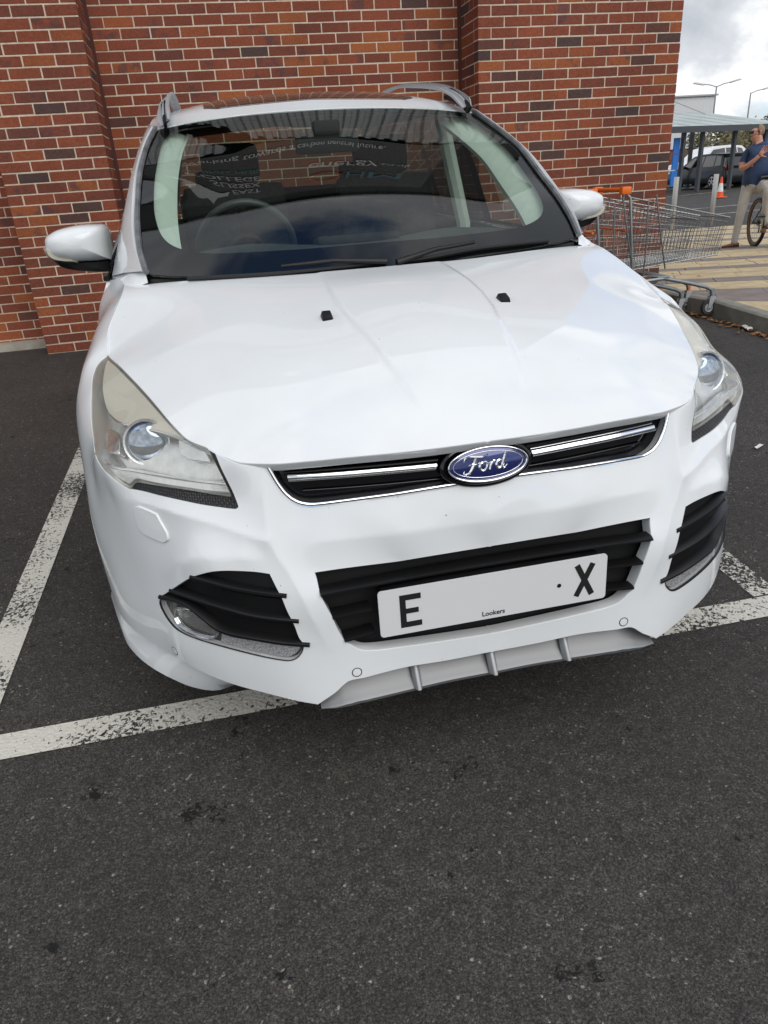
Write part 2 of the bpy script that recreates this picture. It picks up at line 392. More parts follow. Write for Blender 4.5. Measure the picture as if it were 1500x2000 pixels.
OUTL = {
 'lens': [(.7999,.7278,.7393),(.7676,.6395,.7319),(.7365,.5584,.72),(.7058,.4802,.7057),(.6775,.4083,.6903),(.6553,.3491,.6771),(.6348,.2978,.6633),(.6155,.2563,.6498),(.6006,.2324,.6406),(.5815,.2084,.6353),(.5607,.184,.6309),(.5521,.1643,.6128),(.5426,.1453,.5892),(.5335,.1332,.5632),(.5267,.1243,.5412),(.5689,.1472,.5453),(.6071,.17,.5493),(.6468,.1991,.5502),(.688,.2327,.5499),(.7225,.2597,.5503),(.7328,.2644,.5429),(.7425,.2685,.5343),(.7609,.2811,.5443),(.7791,.2945,.5598),(.7966,.3232,.5697),(.8085,.3523,.579),(.8163,.3797,.5888),(.8269,.4453,.6008),(.834,.5049,.6258),(.8346,.5451,.6525),(.8341,.5892,.6791),(.8364,.6598,.7012),(.8307,.6989,.7175),(.8175,.72,.7304)],
 'mesh': [(.7373,.2652,.5348),(.7227,.2594,.5491),(.6883,.2319,.548),(.647,.1982,.5485),(.6074,.1689,.5472),(.5692,.1464,.5431),(.5258,.1232,.5399),(.5331,.133,.5632),(.5424,.1455,.5908),(.5515,.1646,.6143),(.559,.1814,.6295),(.5463,.1672,.6255),(.5349,.1393,.5903),(.5232,.1253,.5563),(.5151,.1097,.5243),(.5215,.1114,.5195),(.5498,.1272,.5207),(.5913,.1477,.5259),(.6338,.176,.5307),(.6783,.2139,.5326),(.7117,.2442,.5343)],
 'fog': [(.472,.0431,.3937),(.4971,.0493,.3994),(.5271,.0578,.4026),(.5574,.0682,.4035),(.5847,.0803,.4002),(.6097,.0985,.3892),(.6368,.1243,.3709),(.6669,.1577,.3416),(.6994,.196,.3067),(.7224,.2233,.2814),(.7294,.2312,.2644),(.7285,.2285,.2505),(.7188,.2129,.2299),(.7035,.1908,.2151),(.6825,.1651,.2094),(.6484,.1302,.209),(.6071,.0935,.2097),(.5637,.0652,.2047),(.5212,.0452,.1959),(.4826,.0314,.1871),(.4592,.0247,.1837),(.4426,.0209,.1892),(.4288,.0188,.2048),(.4217,.0182,.2252),(.4306,.0204,.2416),(.4382,.0217,.2781),(.448,.0238,.3115),(.4541,.0277,.3389),(.4609,.0329,.3591)],
 'foglamp': [(.7214,.2215,.2772),(.6852,.1778,.2899),(.6639,.154,.2891),(.6443,.1318,.2816),(.6221,.1081,.2675),(.6002,.089,.2532),(.5774,.0731,.2466),(.5385,.0521,.2426),(.5002,.0373,.236),(.4618,.0266,.2281),(.4237,.0185,.2215),(.4295,.019,.2058),(.4431,.0211,.1916),(.4588,.0247,.1866),(.4823,.0314,.1901),(.5208,.045,.1989),(.5632,.065,.2078),(.6066,.0932,.2128),(.6479,.1299,.2121),(.681,.164,.2129),(.7011,.1882,.2183),(.7155,.2088,.2328),(.7253,.2243,.2529),(.7264,.2272,.2657)],
 'fogslat1': [(.6367,.1242,.3714),(.5969,.0863,.3721),(.5594,.0634,.366),(.5222,.0486,.3587),(.485,.0371,.3513),(.4446,.0264,.3443)],
 'fogslat2': [(.6931,.1884,.3123),(.6464,.1342,.3168),(.606,.0931,.3166),(.5677,.066,.3112),(.5303,.0481,.302),(.4926,.0352,.2944),(.4547,.0253,.2877),(.4271,.0188,.2838)],
 'fogslat3': [(.7224,.2233,.2814),(.6846,.1773,.293),(.6631,.1532,.2934),(.6435,.1309,.2864),(.6213,.1074,.2721),(.5995,.0885,.2578),(.5767,.0726,.2512),(.538,.0518,.2465),(.4997,.0371,.2399),(.4614,.0266,.2315),(.4108,.0161,.2233)],
 'washer': [(.7377,.2546,.4926),(.7265,.2441,.4999),(.7013,.2187,.4964),(.6872,.2042,.4928),(.68,.1947,.4757),(.6712,.1819,.4553),(.6707,.1785,.4423),(.6817,.189,.4327),(.7009,.2104,.4331),(.7263,.2388,.4378),(.7352,.2496,.4483),(.7386,.2544,.4699)],
 'skirtline': [(.8809,.4914,.1394),(.8646,.4498,.1144),(.8128,.3531,.1151),(.7514,.2632,.1172),(.6988,.1876,.1213),(.6387,.1229,.1161),(.5777,.0775,.107),(.518,.0474,.0951),(.4591,.0224,.0806),(.4096,.0064,.0698)],
 'chrome': [(.4456,.1067,.6035),(.4316,.0954,.5696),(.4162,.0864,.5438),(.3966,.0795,.5272),(.3701,.0741,.5197),(.3148,.0676,.5198),(.202,.0591,.5215),(.0571,.0523,.5265),(-.0012,.0532,.526)],
 'grilletop': [(.4667,.1014,.6108),(.4244,.0861,.6114),(.3604,.0724,.6128),(.2796,.0612,.6138),(.2088,.0543,.6131),(.1424,.0493,.613),(.0746,.0468,.6131),(-.0009,.0468,.6132)],
 'intake': [(.0028,.0332,.3784),(.0358,.0327,.3784),(.1578,.0305,.3795),(.275,.034,.3806),(.3799,.0364,.3824),(.3777,.0302,.3678),(.3754,.018,.3403),(.3682,.0124,.317),(.3572,.01,.2854),(.3485,.0094,.2539),(.3367,.0086,.2227),(.3232,.0079,.209),(.311,.0074,.1982),(.2948,.0072,.1898),(.2648,.0079,.1842),(.1714,.0134,.1746),(.0429,.0188,.1656),(.0033,.0189,.1645)],
 'skidtop': [(.4037,.0052,.0729),(.3703,.0025,.0949),(.3377,.0028,.119),(.3009,.0031,.1205),(.2062,.0097,.1223),(.1092,.0166,.1143),(-.002,.0174,.1142)],
 'skidbot': [(.4031,.005,.0668),(.306,-.0007,.0631),(.1783,.008,.0503),(.0443,.0188,.0402),(-.0061,.0192,.0416)],
 'sensor1': [(.3176,.004,.1392)],
 'sensor2': [(.7136,.2043,.1441)],
 'hoodside': [(.5607,.184,.6309),(.5815,.2084,.6353),(.6006,.2324,.6406),(.6155,.2563,.6498),(.6348,.2978,.6633),(.6553,.3491,.6771),(.6775,.4083,.6903),(.7058,.4802,.7057),(.7365,.5584,.72),(.7676,.6395,.7319),(.7999,.7278,.7393),(.8019,.7437,.7455),(.8029,.7871,.7659),(.8046,.8453,.7848),(.7995,.8898,.8006),(.7861,.947,.8265),(.7732,1.015,.8526),(.7715,1.133,.8763)],
 'hoodfront': [(.5589,.182,.6305),(.5463,.1672,.6255),(.5265,.1425,.6197),(.5088,.1249,.6144),(.491,.1149,.6097),(.4728,.1097,.6069)],
 'bumpseam': [(.8238,.4052,.5858),(.8465,.46,.5511)],
 'washers': [(.2352,.5688,.8051)],
 'proj': [(.7409,.3674,.6455),(.6363,.2784,.65),(.6349,.2509,.6287),(.6679,.2503,.5992),(.7141,.278,.5961),(.7387,.3171,.6213)],
 'trim_inner': [(.5464,.1668,.6248),(.5349,.1393,.5903),(.5232,.1253,.5563),(.5151,.1097,.5243)],
 'mesh_bottom': [(.5153,.1091,.5229),(.5216,.1111,.5188),(.5499,.1269,.52),(.5914,.1473,.5252),(.6339,.1756,.53),(.6784,.2136,.5318),(.7118,.2439,.5336),(.7374,.265,.534)],
 'lens_outer_low': [(.7435,.2689,.5334),(.7615,.2814,.5433),(.7798,.2949,.5588),(.798,.3254,.5681),(.8107,.3559,.5771),(.8189,.3855,.5862)],
 'lens_outer_up': [(.8217,.3972,.5863),(.8285,.4491,.5999),(.8359,.5081,.6251),(.8364,.5476,.652),(.8359,.5918,.6787),(.8382,.6625,.7008),(.8326,.7025,.7179),(.8187,.7234,.7313),(.8011,.7317,.7402)],
 'bezel': [(.8012,.7278,.731),(.7697,.6436,.724),(.7385,.5613,.7116),(.7078,.4833,.697),(.6794,.4119,.682),(.6571,.3543,.6693),(.6366,.3038,.6553),(.6171,.2639,.6426),(.6073,.2482,.6369),(.6256,.2711,.6415),(.6633,.314,.6449),(.7068,.3575,.6475),(.7492,.4102,.6473),(.7756,.4615,.6496),(.7922,.5056,.658),(.8021,.5594,.678),(.8068,.6352,.7034),(.8062,.695,.7195)],
 'chromeline': [(.783,.4829,.6514),(.7682,.4463,.6461),(.7498,.4128,.6457),(.7072,.3596,.6461),(.6637,.3161,.6434),(.6259,.2733,.64),(.6061,.2484,.6349),(.5795,.2135,.6249)],
 'lowstrip': [(.812,.3838,.573),(.7947,.3436,.5719),(.77,.3069,.5717),(.7283,.2832,.5676),(.687,.2563,.564),(.6456,.2238,.5631),(.6053,.1927,.5625),(.5664,.1661,.5604),(.5304,.143,.5568),(.5279,.1383,.5408),(.5691,.1606,.5442),(.6077,.1852,.5476),(.6479,.2158,.5482),(.6895,.2493,.548),(.7239,.2745,.5502),(.7325,.278,.5447),(.7428,.2817,.5354),(.7613,.2934,.5449),(.7793,.31,.5585),(.7971,.3452,.5653)],
 'lowline': [(.7985,.3443,.5736),(.7692,.3013,.5727),(.7278,.2786,.5683),(.6864,.2511,.565),(.6451,.2184,.5642),(.605,.1877,.5635),(.5663,.1616,.5613),(.5328,.1407,.5593)],
 'projc': [(.6942,.3324,.6138)],
 'projr': [(.6401,.2932,.6156)],
 'indc': [(.7952,.4678,.6224),(.7697,.4248,.6274),(.7576,.3745,.6187),(.7588,.3381,.5994),(.7766,.3555,.596),(.7958,.3878,.5923),(.8058,.4539,.6046)],
 'innerref': [(.6212,.268,.632),(.5953,.2391,.6271),(.5724,.2109,.6206),(.5631,.1905,.6052),(.5602,.1841,.5986),(.5837,.2041,.5991),(.6073,.226,.6012),(.62,.2456,.6113)],
 'drl': [(.5934,.094,.2323),(.5393,.0613,.2341),(.5007,.0457,.2276),(.462,.0343,.22),(.427,.0265,.2129),(.4306,.0268,.2026),(.4442,.0291,.1892),(.4591,.0327,.185),(.4818,.0394,.1883),(.5205,.0535,.1969),(.5633,.0743,.2049),(.5989,.0977,.2096)],
 'foglens': [(.6926,.1987,.2538),(.6558,.1591,.2657),(.6325,.1324,.2552),(.6099,.1097,.2428),(.6008,.1019,.2361),(.6075,.107,.2193),(.6236,.1206,.2086),(.6664,.1626,.2051),(.6894,.1889,.2107),(.6999,.2042,.2264)],
}
# ================================================================ the setting
def gz(y):
    """the bay falls away from the wall towards the camera"""
    return -.25 + .05 * max(min(y, 5.0), -14)
def asphalt_nodes(t, b):
    tc = N(t, 'ShaderNodeTexCoord'); src = tc.outputs['Object']
    def mul(a_, b_):
        m = N(t, 'ShaderNodeMix', data_type='RGBA', blend_type='MULTIPLY'); m.inputs[0].default_value = 1; t.links.new(a_, m.inputs[6]); t.links.new(b_, m.inputs[7]); return m.outputs[2]
    wn = N(t, 'ShaderNodeTexNoise', i_Scale=45.0, i_Detail=3.0); t.links.new(src, wn.inputs['Vector'])
    wv = N(t, 'ShaderNodeVectorMath', operation='MULTIPLY_ADD'); t.links.new(wn.outputs['Color'], wv.inputs[0]); wv.inputs[1].default_value = (.012, .012, .012); t.links.new(src, wv.inputs[2])
    vo = N(t, 'ShaderNodeTexVoronoi', feature='F1', i_Scale=165.0); t.links.new(wv.outputs[0], vo.inputs['Vector'])
    ve = N(t, 'ShaderNodeTexVoronoi', feature='DISTANCE_TO_EDGE', i_Scale=165.0); t.links.new(wv.outputs[0], ve.inputs['Vector'])
    big = N(t, 'ShaderNodeTexNoise', i_Scale=.9, i_Detail=7.0, i_Roughness=.62); t.links.new(src, big.inputs['Vector'])
    fin = N(t, 'ShaderNodeTexNoise', i_Scale=190.0, i_Detail=5.0, i_Roughness=.78); t.links.new(src, fin.inputs['Vector'])
    md = N(t, 'ShaderNodeTexNoise', i_Scale=28.0, i_Detail=6.0, i_Roughness=.7); t.links.new(src, md.inputs['Vector'])
    sepc = N(t, 'ShaderNodeSeparateColor'); t.links.new(vo.outputs['Color'], sepc.inputs[0])
    st = ramp(t, [(0, (.043, .0385, .0345)), (.70, (.062, .056, .0505)), (.90, (.077, .069, .062)), (.975, (.080, .073, .066)), (.988, (.14, .125, .105)), (1, (.24, .22, .19))]); t.links.new(sepc.outputs[0], st.inputs[0])
    ed = ramp(t, [(.0, .45), (.08, .9), (.16, 1.0)]); t.links.new(ve.outputs['Distance'], ed.inputs[0])
    bg_ = ramp(t, [(.28, .70), (.50, 1.0), (.74, 1.34)]); t.links.new(big.outputs['Fac'], bg_.inputs[0])
    fr = ramp(t, [(.36, .28), (.50, .92), (.60, 1.7), (.70, 2.9)]); t.links.new(fin.outputs['Fac'], fr.inputs[0])
    mr = ramp(t, [(.30, .66), (.55, 1.0), (.75, 1.22)]); t.links.new(md.outputs['Fac'], mr.inputs[0])
    col = mul(mul(mul(mul(st.outputs[0], ed.outputs[0]), bg_.outputs[0]), fr.outputs[0]), mr.outputs[0])
    # bitumen blots with ragged outlines
    bl = N(t, 'ShaderNodeTexNoise', i_Scale=7.5, i_Detail=3.0, i_Roughness=.5); t.links.new(src, bl.inputs['Vector'])
    bl2 = N(t, 'ShaderNodeTexNoise', i_Scale=60.0, i_Detail=4.0, i_Roughness=.65, i_Distortion=1.2); t.links.new(src, bl2.inputs['Vector'])
    ba = N(t, 'ShaderNodeMath', operation='MULTIPLY_ADD', i_1=.55); t.links.new(bl2.outputs['Fac'], ba.inputs[0]); t.links.new(bl.outputs['Fac'], ba.inputs[2])
    br = ramp(t, [(.992 / 2, 0.0), (1.004 / 2, 1.0)]); hf = N(t, 'ShaderNodeMath', operation='MULTIPLY', i_1=.5); t.links.new(ba.outputs[0], hf.inputs[0]); t.links.new(hf.outputs[0], br.inputs[0])
    m4 = N(t, 'ShaderNodeMix', data_type='RGBA'); t.links.new(br.outputs[0], m4.inputs[0]); t.links.new(col, m4.inputs[6]); m4.inputs[7].default_value = (.005, .005, .005, 1)
    t.links.new(m4.outputs[2], b.inputs['Base Color'])
    h1 = N(t, 'ShaderNodeMath', operation='MINIMUM', i_1=.2); t.links.new(ve.outputs['Distance'], h1.inputs[0])
    h2 = N(t, 'ShaderNodeMath', operation='MULTIPLY_ADD', i_1=.35); t.links.new(fin.outputs['Fac'], h2.inputs[0]); t.links.new(h1.outputs[0], h2.inputs[2])
    h3 = N(t, 'ShaderNodeMath', operation='MULTIPLY_ADD', i_1=.30); t.links.new(sepc.outputs[1], h3.inputs[0]); t.links.new(h2.outputs[0], h3.inputs[2])
    bp = N(t, 'ShaderNodeBump', i_Strength=.75, i_Distance=.006); t.links.new(h3.outputs[0], bp.inputs['Height']); t.links.new(bp.outputs[0], b.inputs['Normal'])
asphalt = mat('asphalt', (.04, .04, .04), .8, 0, .4, build=asphalt_nodes)
def worn_paint(t, b):
    tc = N(t, 'ShaderNodeTexCoord'); src = tc.outputs['Object']
    vo = N(t, 'ShaderNodeTexVoronoi', feature='F1', i_Scale=95.0); t.links.new(src, vo.inputs['Vector'])
    n = N(t, 'ShaderNodeTexNoise', i_Scale=75.0, i_Detail=7.0, i_Roughness=.72, i_Distortion=.5); t.links.new(src, n.inputs['Vector'])
    big = N(t, 'ShaderNodeTexNoise', i_Scale=3.0, i_Detail=4.0); t.links.new(src, big.inputs['Vector'])
    ad = N(t, 'ShaderNodeMath', operation='MULTIPLY_ADD', i_1=.45); t.links.new(big.outputs['Fac'], ad.inputs[0]); t.links.new(n.outputs['Fac'], ad.inputs[2])
    r = ramp(t, [(.750, 1.0), (.785, 0.0)]); t.links.new(ad.outputs[0], r.inputs[0])
    c = ramp(t, [(.3, (.52, .50, .44)), (.7, (.66, .64, .57))]); t.links.new(n.outputs['Fac'], c.inputs[0])
    t.links.new(c.outputs[0], b.inputs['Base Color']); t.links.new(r.outputs[0], b.inputs['Alpha'])
    h1 = N(t, 'ShaderNodeMath', operation='MULTIPLY', i_1=-1.0); t.links.new(vo.outputs['Distance'], h1.inputs[0])
    bp = N(t, 'ShaderNodeBump', i_Strength=.5, i_Distance=.004); t.links.new(h1.outputs[0], bp.inputs['Height']); t.links.new(bp.outputs[0], b.inputs['Normal'])
paint = mat('worn_line_paint', (.6, .58, .52), .75, build=worn_paint)
# one asphalt sheet out to the horizon; right of the kerb the site falls a little
def road_z(y): return float(np.interp(y, [-14, 3, 5, 9, 16], [-.95, -.10, -.10, -.30, -.24]))
def gnd(x, y):
    t = min(max((x - 3.0) / .8, 0), 1); return gz(y) * (1 - t) + road_z(y) * t
ys = [-600, -60, -14, -6, -3, -1, 0, 1, 2, 3, 4, 5, 6, 7, 9, 12, 16, 30, 60, 900]
xs = [-900, -60, -8, -3, 0, 3, 3.4, 3.8, 8, 20, 60, 900]
gv = [(x, y, gnd(x, y)) for y in ys for x in xs]; gf = []
for j in range(len(ys) - 1):
    for i in range(len(xs) - 1): k = j * len(xs) + i; gf.append((k, k + 1, k + 1 + len(xs), k + len(xs)))
ground = tag(mesh_obj('ground', gv, gf, asphalt), kind='structure')
def marking(name, quad):
    v = [(x, y, gz(y) + .004) for x, y in quad]; return tag(mesh_obj(name, v, [(0, 1, 2, 3)], paint), kind='structure')
marking('bay_line', [(-4.2, .43), (1.145, .375), (1.145, .475), (-4.2, .53)])
marking('bay_line', [(-1.405, .56), (-1.30, .56), (-1.275, 4.6), (-1.38, 4.6)])
marking('bay_line', [(1.09, .482), (1.19, .482), (1.19, 4.6), (1.09, 4.6)])
marking('bay_line', [(1.15, .375), (3.3, .355), (3.3, .455), (1.15, .475)])
# ---------------------------------------------------------------- brick building
WY = 5.135; REC = .45; BL, BH, MJ = .215, .065, .010
COURSE, PITCH = .075, .225
Z0 = .0           # bottom of the lowest course
def brick_nodes(t, b):
    oi = N(t, 'ShaderNodeObjectInfo'); tc = N(t, 'ShaderNodeTexCoord'); geo = N(t, 'ShaderNodeNewGeometry')
    c = ramp(t, [(0, (.075, .048, .045)), (.05, (.100, .050, .042)), (.09, (.165, .052, .034)), (.45, (.215, .060, .034)), (.80, (.255, .070, .035)), (.93, (.295, .086, .035)), (1, (.33, .105, .038))]); t.links.new(oi.outputs['Random'], c.inputs[0])
    w = N(t, 'ShaderNodeTexNoise', i_Scale=9.0, i_Detail=3.0); t.links.new(geo.outputs['Position'], w.inputs['Vector'])
    blu = ramp(t, [(.52, 0.0), (.62, 1.0)]); t.links.new(w.outputs['Fac'], blu.inputs[0])
    # burnt bands on some bricks only
    sel = N(t, 'ShaderNodeMath', operation='MULTIPLY', i_1=7.31); t.links.new(oi.outputs['Random'], sel.inputs[0])
    fr = N(t, 'ShaderNodeMath', operation='FRACT'); t.links.new(sel.outputs[0], fr.inputs[0])
    gt = N(t, 'ShaderNodeMath', operation='GREATER_THAN', i_1=.80); t.links.new(fr.outputs[0], gt.inputs[0])
    mu = N(t, 'ShaderNodeMath', operation='MULTIPLY'); t.links.new(gt.outputs[0], mu.inputs[0]); t.links.new(blu.outputs[0], mu.inputs[1])
    mu2 = N(t, 'ShaderNodeMath', operation='MULTIPLY', i_1=.55); t.links.new(mu.outputs[0], mu2.inputs[0])
    m1 = N(t, 'ShaderNodeMix', data_type='RGBA'); t.links.new(mu2.outputs[0], m1.inputs[0]); t.links.new(c.outputs[0], m1.inputs[6]); m1.inputs[7].default_value = (.062, .046, .056, 1)
    s = N(t, 'ShaderNodeTexNoise', i_Scale=70.0, i_Detail=6.0, i_Roughness=.7); t.links.new(geo.outputs['Position'], s.inputs['Vector'])
    sr = ramp(t, [(.32, .72), (.66, 1.22)]); t.links.new(s.outputs['Fac'], sr.inputs[0])
    m2 = N(t, 'ShaderNodeMix', data_type='RGBA', blend_type='MULTIPLY'); m2.inputs[0].default_value = 1; t.links.new(m1.outputs[2], m2.inputs[6]); t.links.new(sr.outputs[0], m2.inputs[7])
    wz = N(t, 'ShaderNodeTexNoise', i_Scale=1.3, i_Detail=6.0, i_Roughness=.65); t.links.new(geo.outputs['Position'], wz.inputs['Vector']); wr = ramp(t, [(.32, .80), (.68, 1.14)]); t.links.new(wz.outputs['Fac'], wr.inputs[0])
    m5 = N(t, 'ShaderNodeMix', data_type='RGBA', blend_type='MULTIPLY'); m5.inputs[0].default_value = 1; t.links.new(m2.outputs[2], m5.inputs[6]); t.links.new(wr.outputs[0], m5.inputs[7])
    t.links.new(m5.outputs[2], b.inputs['Base Color'])
    bp = N(t, 'ShaderNodeBump', i_Strength=.35, i_Distance=.004); t.links.new(s.outputs['Fac'], bp.inputs['Height']); t.links.new(bp.outputs[0], b.inputs['Normal'])
brickm = mat('brick', (.2, .06, .03), .85, 0, .3, build=brick_nodes)
def brick_stuff_nodes(t, b):
    """the same clay, with the colour picked per brick cell (joined bricks)"""
    geo = N(t, 'ShaderNodeNewGeometry'); at = N(t, 'ShaderNodeAttribute', attribute_name='tone')
    c = ramp(t, [(0, (.075, .048, .045)), (.05, (.100, .050, .042)), (.09, (.165, .052, .034)), (.45, (.215, .060, .034)), (.80, (.255, .070, .035)), (.93, (.295, .086, .035)), (1, (.33, .105, .038))]); t.links.new(at.outputs['Fac'], c.inputs[0])
    s = N(t, 'ShaderNodeTexNoise', i_Scale=70.0, i_Detail=6.0, i_Roughness=.7); t.links.new(geo.outputs['Position'], s.inputs['Vector'])
    sr = ramp(t, [(.32, .72), (.66, 1.22)]); t.links.new(s.outputs['Fac'], sr.inputs[0])
    m2 = N(t, 'ShaderNodeMix', data_type='RGBA', blend_type='MULTIPLY'); m2.inputs[0].default_value = 1; t.links.new(c.outputs[0], m2.inputs[6]); t.links.new(sr.outputs[0], m2.inputs[7])
    wz = N(t, 'ShaderNodeTexNoise', i_Scale=1.3, i_Detail=6.0, i_Roughness=.65); t.links.new(geo.outputs['Position'], wz.inputs['Vector']); wr = ramp(t, [(.32, .80), (.68, 1.14)]); t.links.new(wz.outputs['Fac'], wr.inputs[0])
    m5 = N(t, 'ShaderNodeMix', data_type='RGBA', blend_type='MULTIPLY'); m5.inputs[0].default_value = 1; t.links.new(m2.outputs[2], m5.inputs[6]); t.links.new(wr.outputs[0], m5.inputs[7])
    t.links.new(m5.outputs[2], b.inputs['Base Color'])
    bp = N(t, 'ShaderNodeBump', i_Strength=.35, i_Distance=.004); t.links.new(s.outputs['Fac'], bp.inputs['Height']); t.links.new(bp.outputs[0], b.inputs['Normal'])
brickm2 = mat('brick_joined', (.2, .06, .03), .85, 0, .3, build=brick_stuff_nodes)
mortar = noise_mat('mortar', (.52, .42, .32), (.68, .56, .44), 25, .95, .3, 140)
bld = empty('brick_building', (1.2, WY, 0)); tag(bld, 'red brick shop building with two shallow piers behind the white car', 'building')
bld_inv = (-1.2, -WY, 0)
LPX = 1.783 - 2.9875        # right edge of the left pier
RPX0, RPX1 = 1.783, 1.783 + 1.79
LP0 = LPX - .7775            # the left pier, then a lower recess at the far left
TOPZ = 3.9                  # brickwork top, cladding above
wallm = MB()
def slab(x0, x1, y0, z0, z1, y1=WY + 6): wallm.box(((x0 + x1) / 2, (y0 + y1) / 2, (z0 + z1) / 2), (x1 - x0, y1 - y0, z1 - z0))
D_ = .0025
slab(LP0 - 6, LP0, WY + REC + D_, -.3, TOPZ); slab(LP0 + D_, LPX - D_, WY + D_, -.3, TOPZ); slab(LPX, RPX0, WY + REC + D_, -.3, TOPZ); slab(RPX0 + D_, RPX1 - D_, WY + D_, -.3, TOPZ)
wb = wallm.build('mortar_wall', mortar, bld); wb.location = bld_inv
random.seed(7)
proto = {}
def brick_mesh(l, d=.1025):
    key = (round(l, 3), round(d, 3))
    if key not in proto:
        me = bpy.data.meshes.new('brick'); b = bmesh.new()
        bmesh.ops.create_cube(b, size=1); bmesh.ops.scale(b, vec=(l, d, BH), verts=b.verts)
        bmesh.ops.bevel(b, geom=[e for e in b.edges], offset=.0022, segments=1, affect='EDGES')
        b.to_mesh(me); b.free(); me.materials.append(brickm); proto[key] = me
    return proto[key]
bricks = []     # (centre, length, rotz, importance)
def face_bricks(x0, n, y, first_half_on, z_lo=0, z_hi=TOPZ, width=None):
    """stretcher bond on a face towards -Y, n whole bricks wide"""
    W = n * PITCH - MJ if width is None else width
    k = 0
    while Z0 + (k + 1) * COURSE <= z_hi + .001:
        z = Z0 + k * COURSE + MJ / 2 + BH / 2
        x = x0 - (PITCH / 2 if (k % 2) == first_half_on else 0)
        while x < x0 + W - .005:
            a, b_ = max(x, x0), min(x + BL, x0 + W)
            if b_ - a > .03 and z > z_lo: bricks.append(((a + b_) / 2, y, z, b_ - a, 0.0, k))
            x += PITCH
        k += 1
def return_bricks(x, y0, depth, sgn, half_on, z_hi=TOPZ):
    k = 0
    while Z0 + (k + 1) * COURSE <= z_hi + .001:
        z = Z0 + k * COURSE + MJ / 2 + BH / 2; y = y0 + .1025 + MJ + (0 if (k % 2) == half_on else PITCH / 2)
        if (k % 2) != half_on: bricks.append((x, y0 + .1025 + MJ + PITCH / 4 - MJ / 2 + .001, z, PITCH / 2 - MJ, math.pi / 2, k))
        while y < y0 + depth - .03:
            b_ = min(y + BL, y0 + depth - .002); bricks.append((x, (y + b_) / 2, z, b_ - y, math.pi / 2, k)); y += PITCH
        k += 1
HB = .1025 / 2
face_bricks(RPX0, 8, WY + HB, 0); face_bricks(LP0, 4, WY + HB, 1, width=.7775)
face_bricks(LPX + .012, 13, WY + REC + HB, 1, width=RPX0 - LPX - .024); face_bricks(LP0 - 6.0, 26, WY + REC + HB, 1, width=5.99)
return_bricks(RPX0 + HB, WY, REC, -1, 0); return_bricks(LPX - HB, WY, REC, 1, 0); return_bricks(LP0 + HB, WY, REC, -1, 0); return_bricks(RPX1 - HB, WY, 3.0, 1, 0, 2.6)
inv = cam.matrix_world.inverted()
def px(p):
    q = inv @ Vector(p)
    return None if q.z > -.05 else (750 + 1392.9 * q.x / -q.z, 1000 - 1392.9 * q.y / -q.z, -q.z)
def seen(b):
    """bricks not hidden by the car or out of frame, nearest first"""
    q = px(b[:3])
    if q is None or not (-25 < q[0] < 1525 and -20 < q[1] < 720): return None
    X, Y, d = q
    if 300 < X < 1100 and Y > 330: return None
    if 245 < X < 1000 and Y > 215: return None
    if X > 190 and Y > 480 and X < 1150: return None
    return b[3] / d * (1 if b[4] == 0 else .3)
vis = sorted([(s, i) for i, s in ((i, seen(b)) for i, b in enumerate(bricks)) if s is not None], reverse=True)
single = set(i for _, i in vis[:300])
rest = MB(); tones = []
tmpl = {}
for i, (x, y, z, l, rz, k) in enumerate(bricks):
    jx, jy, jz = random.uniform(-.0015, .0015), random.uniform(-.0016, .0008), random.uniform(-.0012, .0012)
    rr = random.uniform(-.006, .006)
    if i in single:
        o = link('brick', brick_mesh(l), bld); o.location = (x + bld_inv[0] + (jx if rz == 0 else jy), y + bld_inv[1] + (jy if rz == 0 else jx), z + jz); o.rotation_euler = (0, rr * .8, rz + rr * .3)
    else:
        c, s_ = math.cos(rz), math.sin(rz); v = []
        e = .003
        for dz in (-BH / 2, BH / 2):
            for dx, dy in ((-l / 2, -HB), (l / 2, -HB), (l / 2, HB), (-l / 2, HB)): v.append((x + c * dx - s_ * dy + jx, y + s_ * dx + c * dy + (jy if rz == 0 else 0), z + dz + jz))
        rest.add(v, [(3, 2, 1, 0), (4, 5, 6, 7), (0, 1, 5, 4), (1, 2, 6, 5), (2, 3, 7, 6), (3, 0, 4, 7)]); tones += [random.random()] * 6
ro = mesh_obj('bricks_beyond', rest.v, rest.f, brickm2, bld); ro.location = bld_inv; ro['kind'] = 'stuff'
att = ro.data.attributes.new('tone', 'FLOAT', 'FACE'); att.data.foreach_set('value', tones)
# sealant strips in the inner corners, concrete footing in the far left recess
seal = mat('brown_sealant', (.075, .022, .016), .8)
for x in (LPX + .006, RPX0 - .006):
    s_ = MB(); s_.box((x, WY + REC - .006, TOPZ / 2), (.034, .03, TOPZ)); o = s_.build('joint_strip', seal, bld, bld_inv)
foot = MB(); foot.box((LP0 - 3.0, WY + REC - .06, .0), (5.98, .14, .12)); foot.build('concrete_footing', noise_mat('concrete', (.30, .27, .22), (.42, .39, .33), 8, .9, .4, 60), bld, bld_inv)

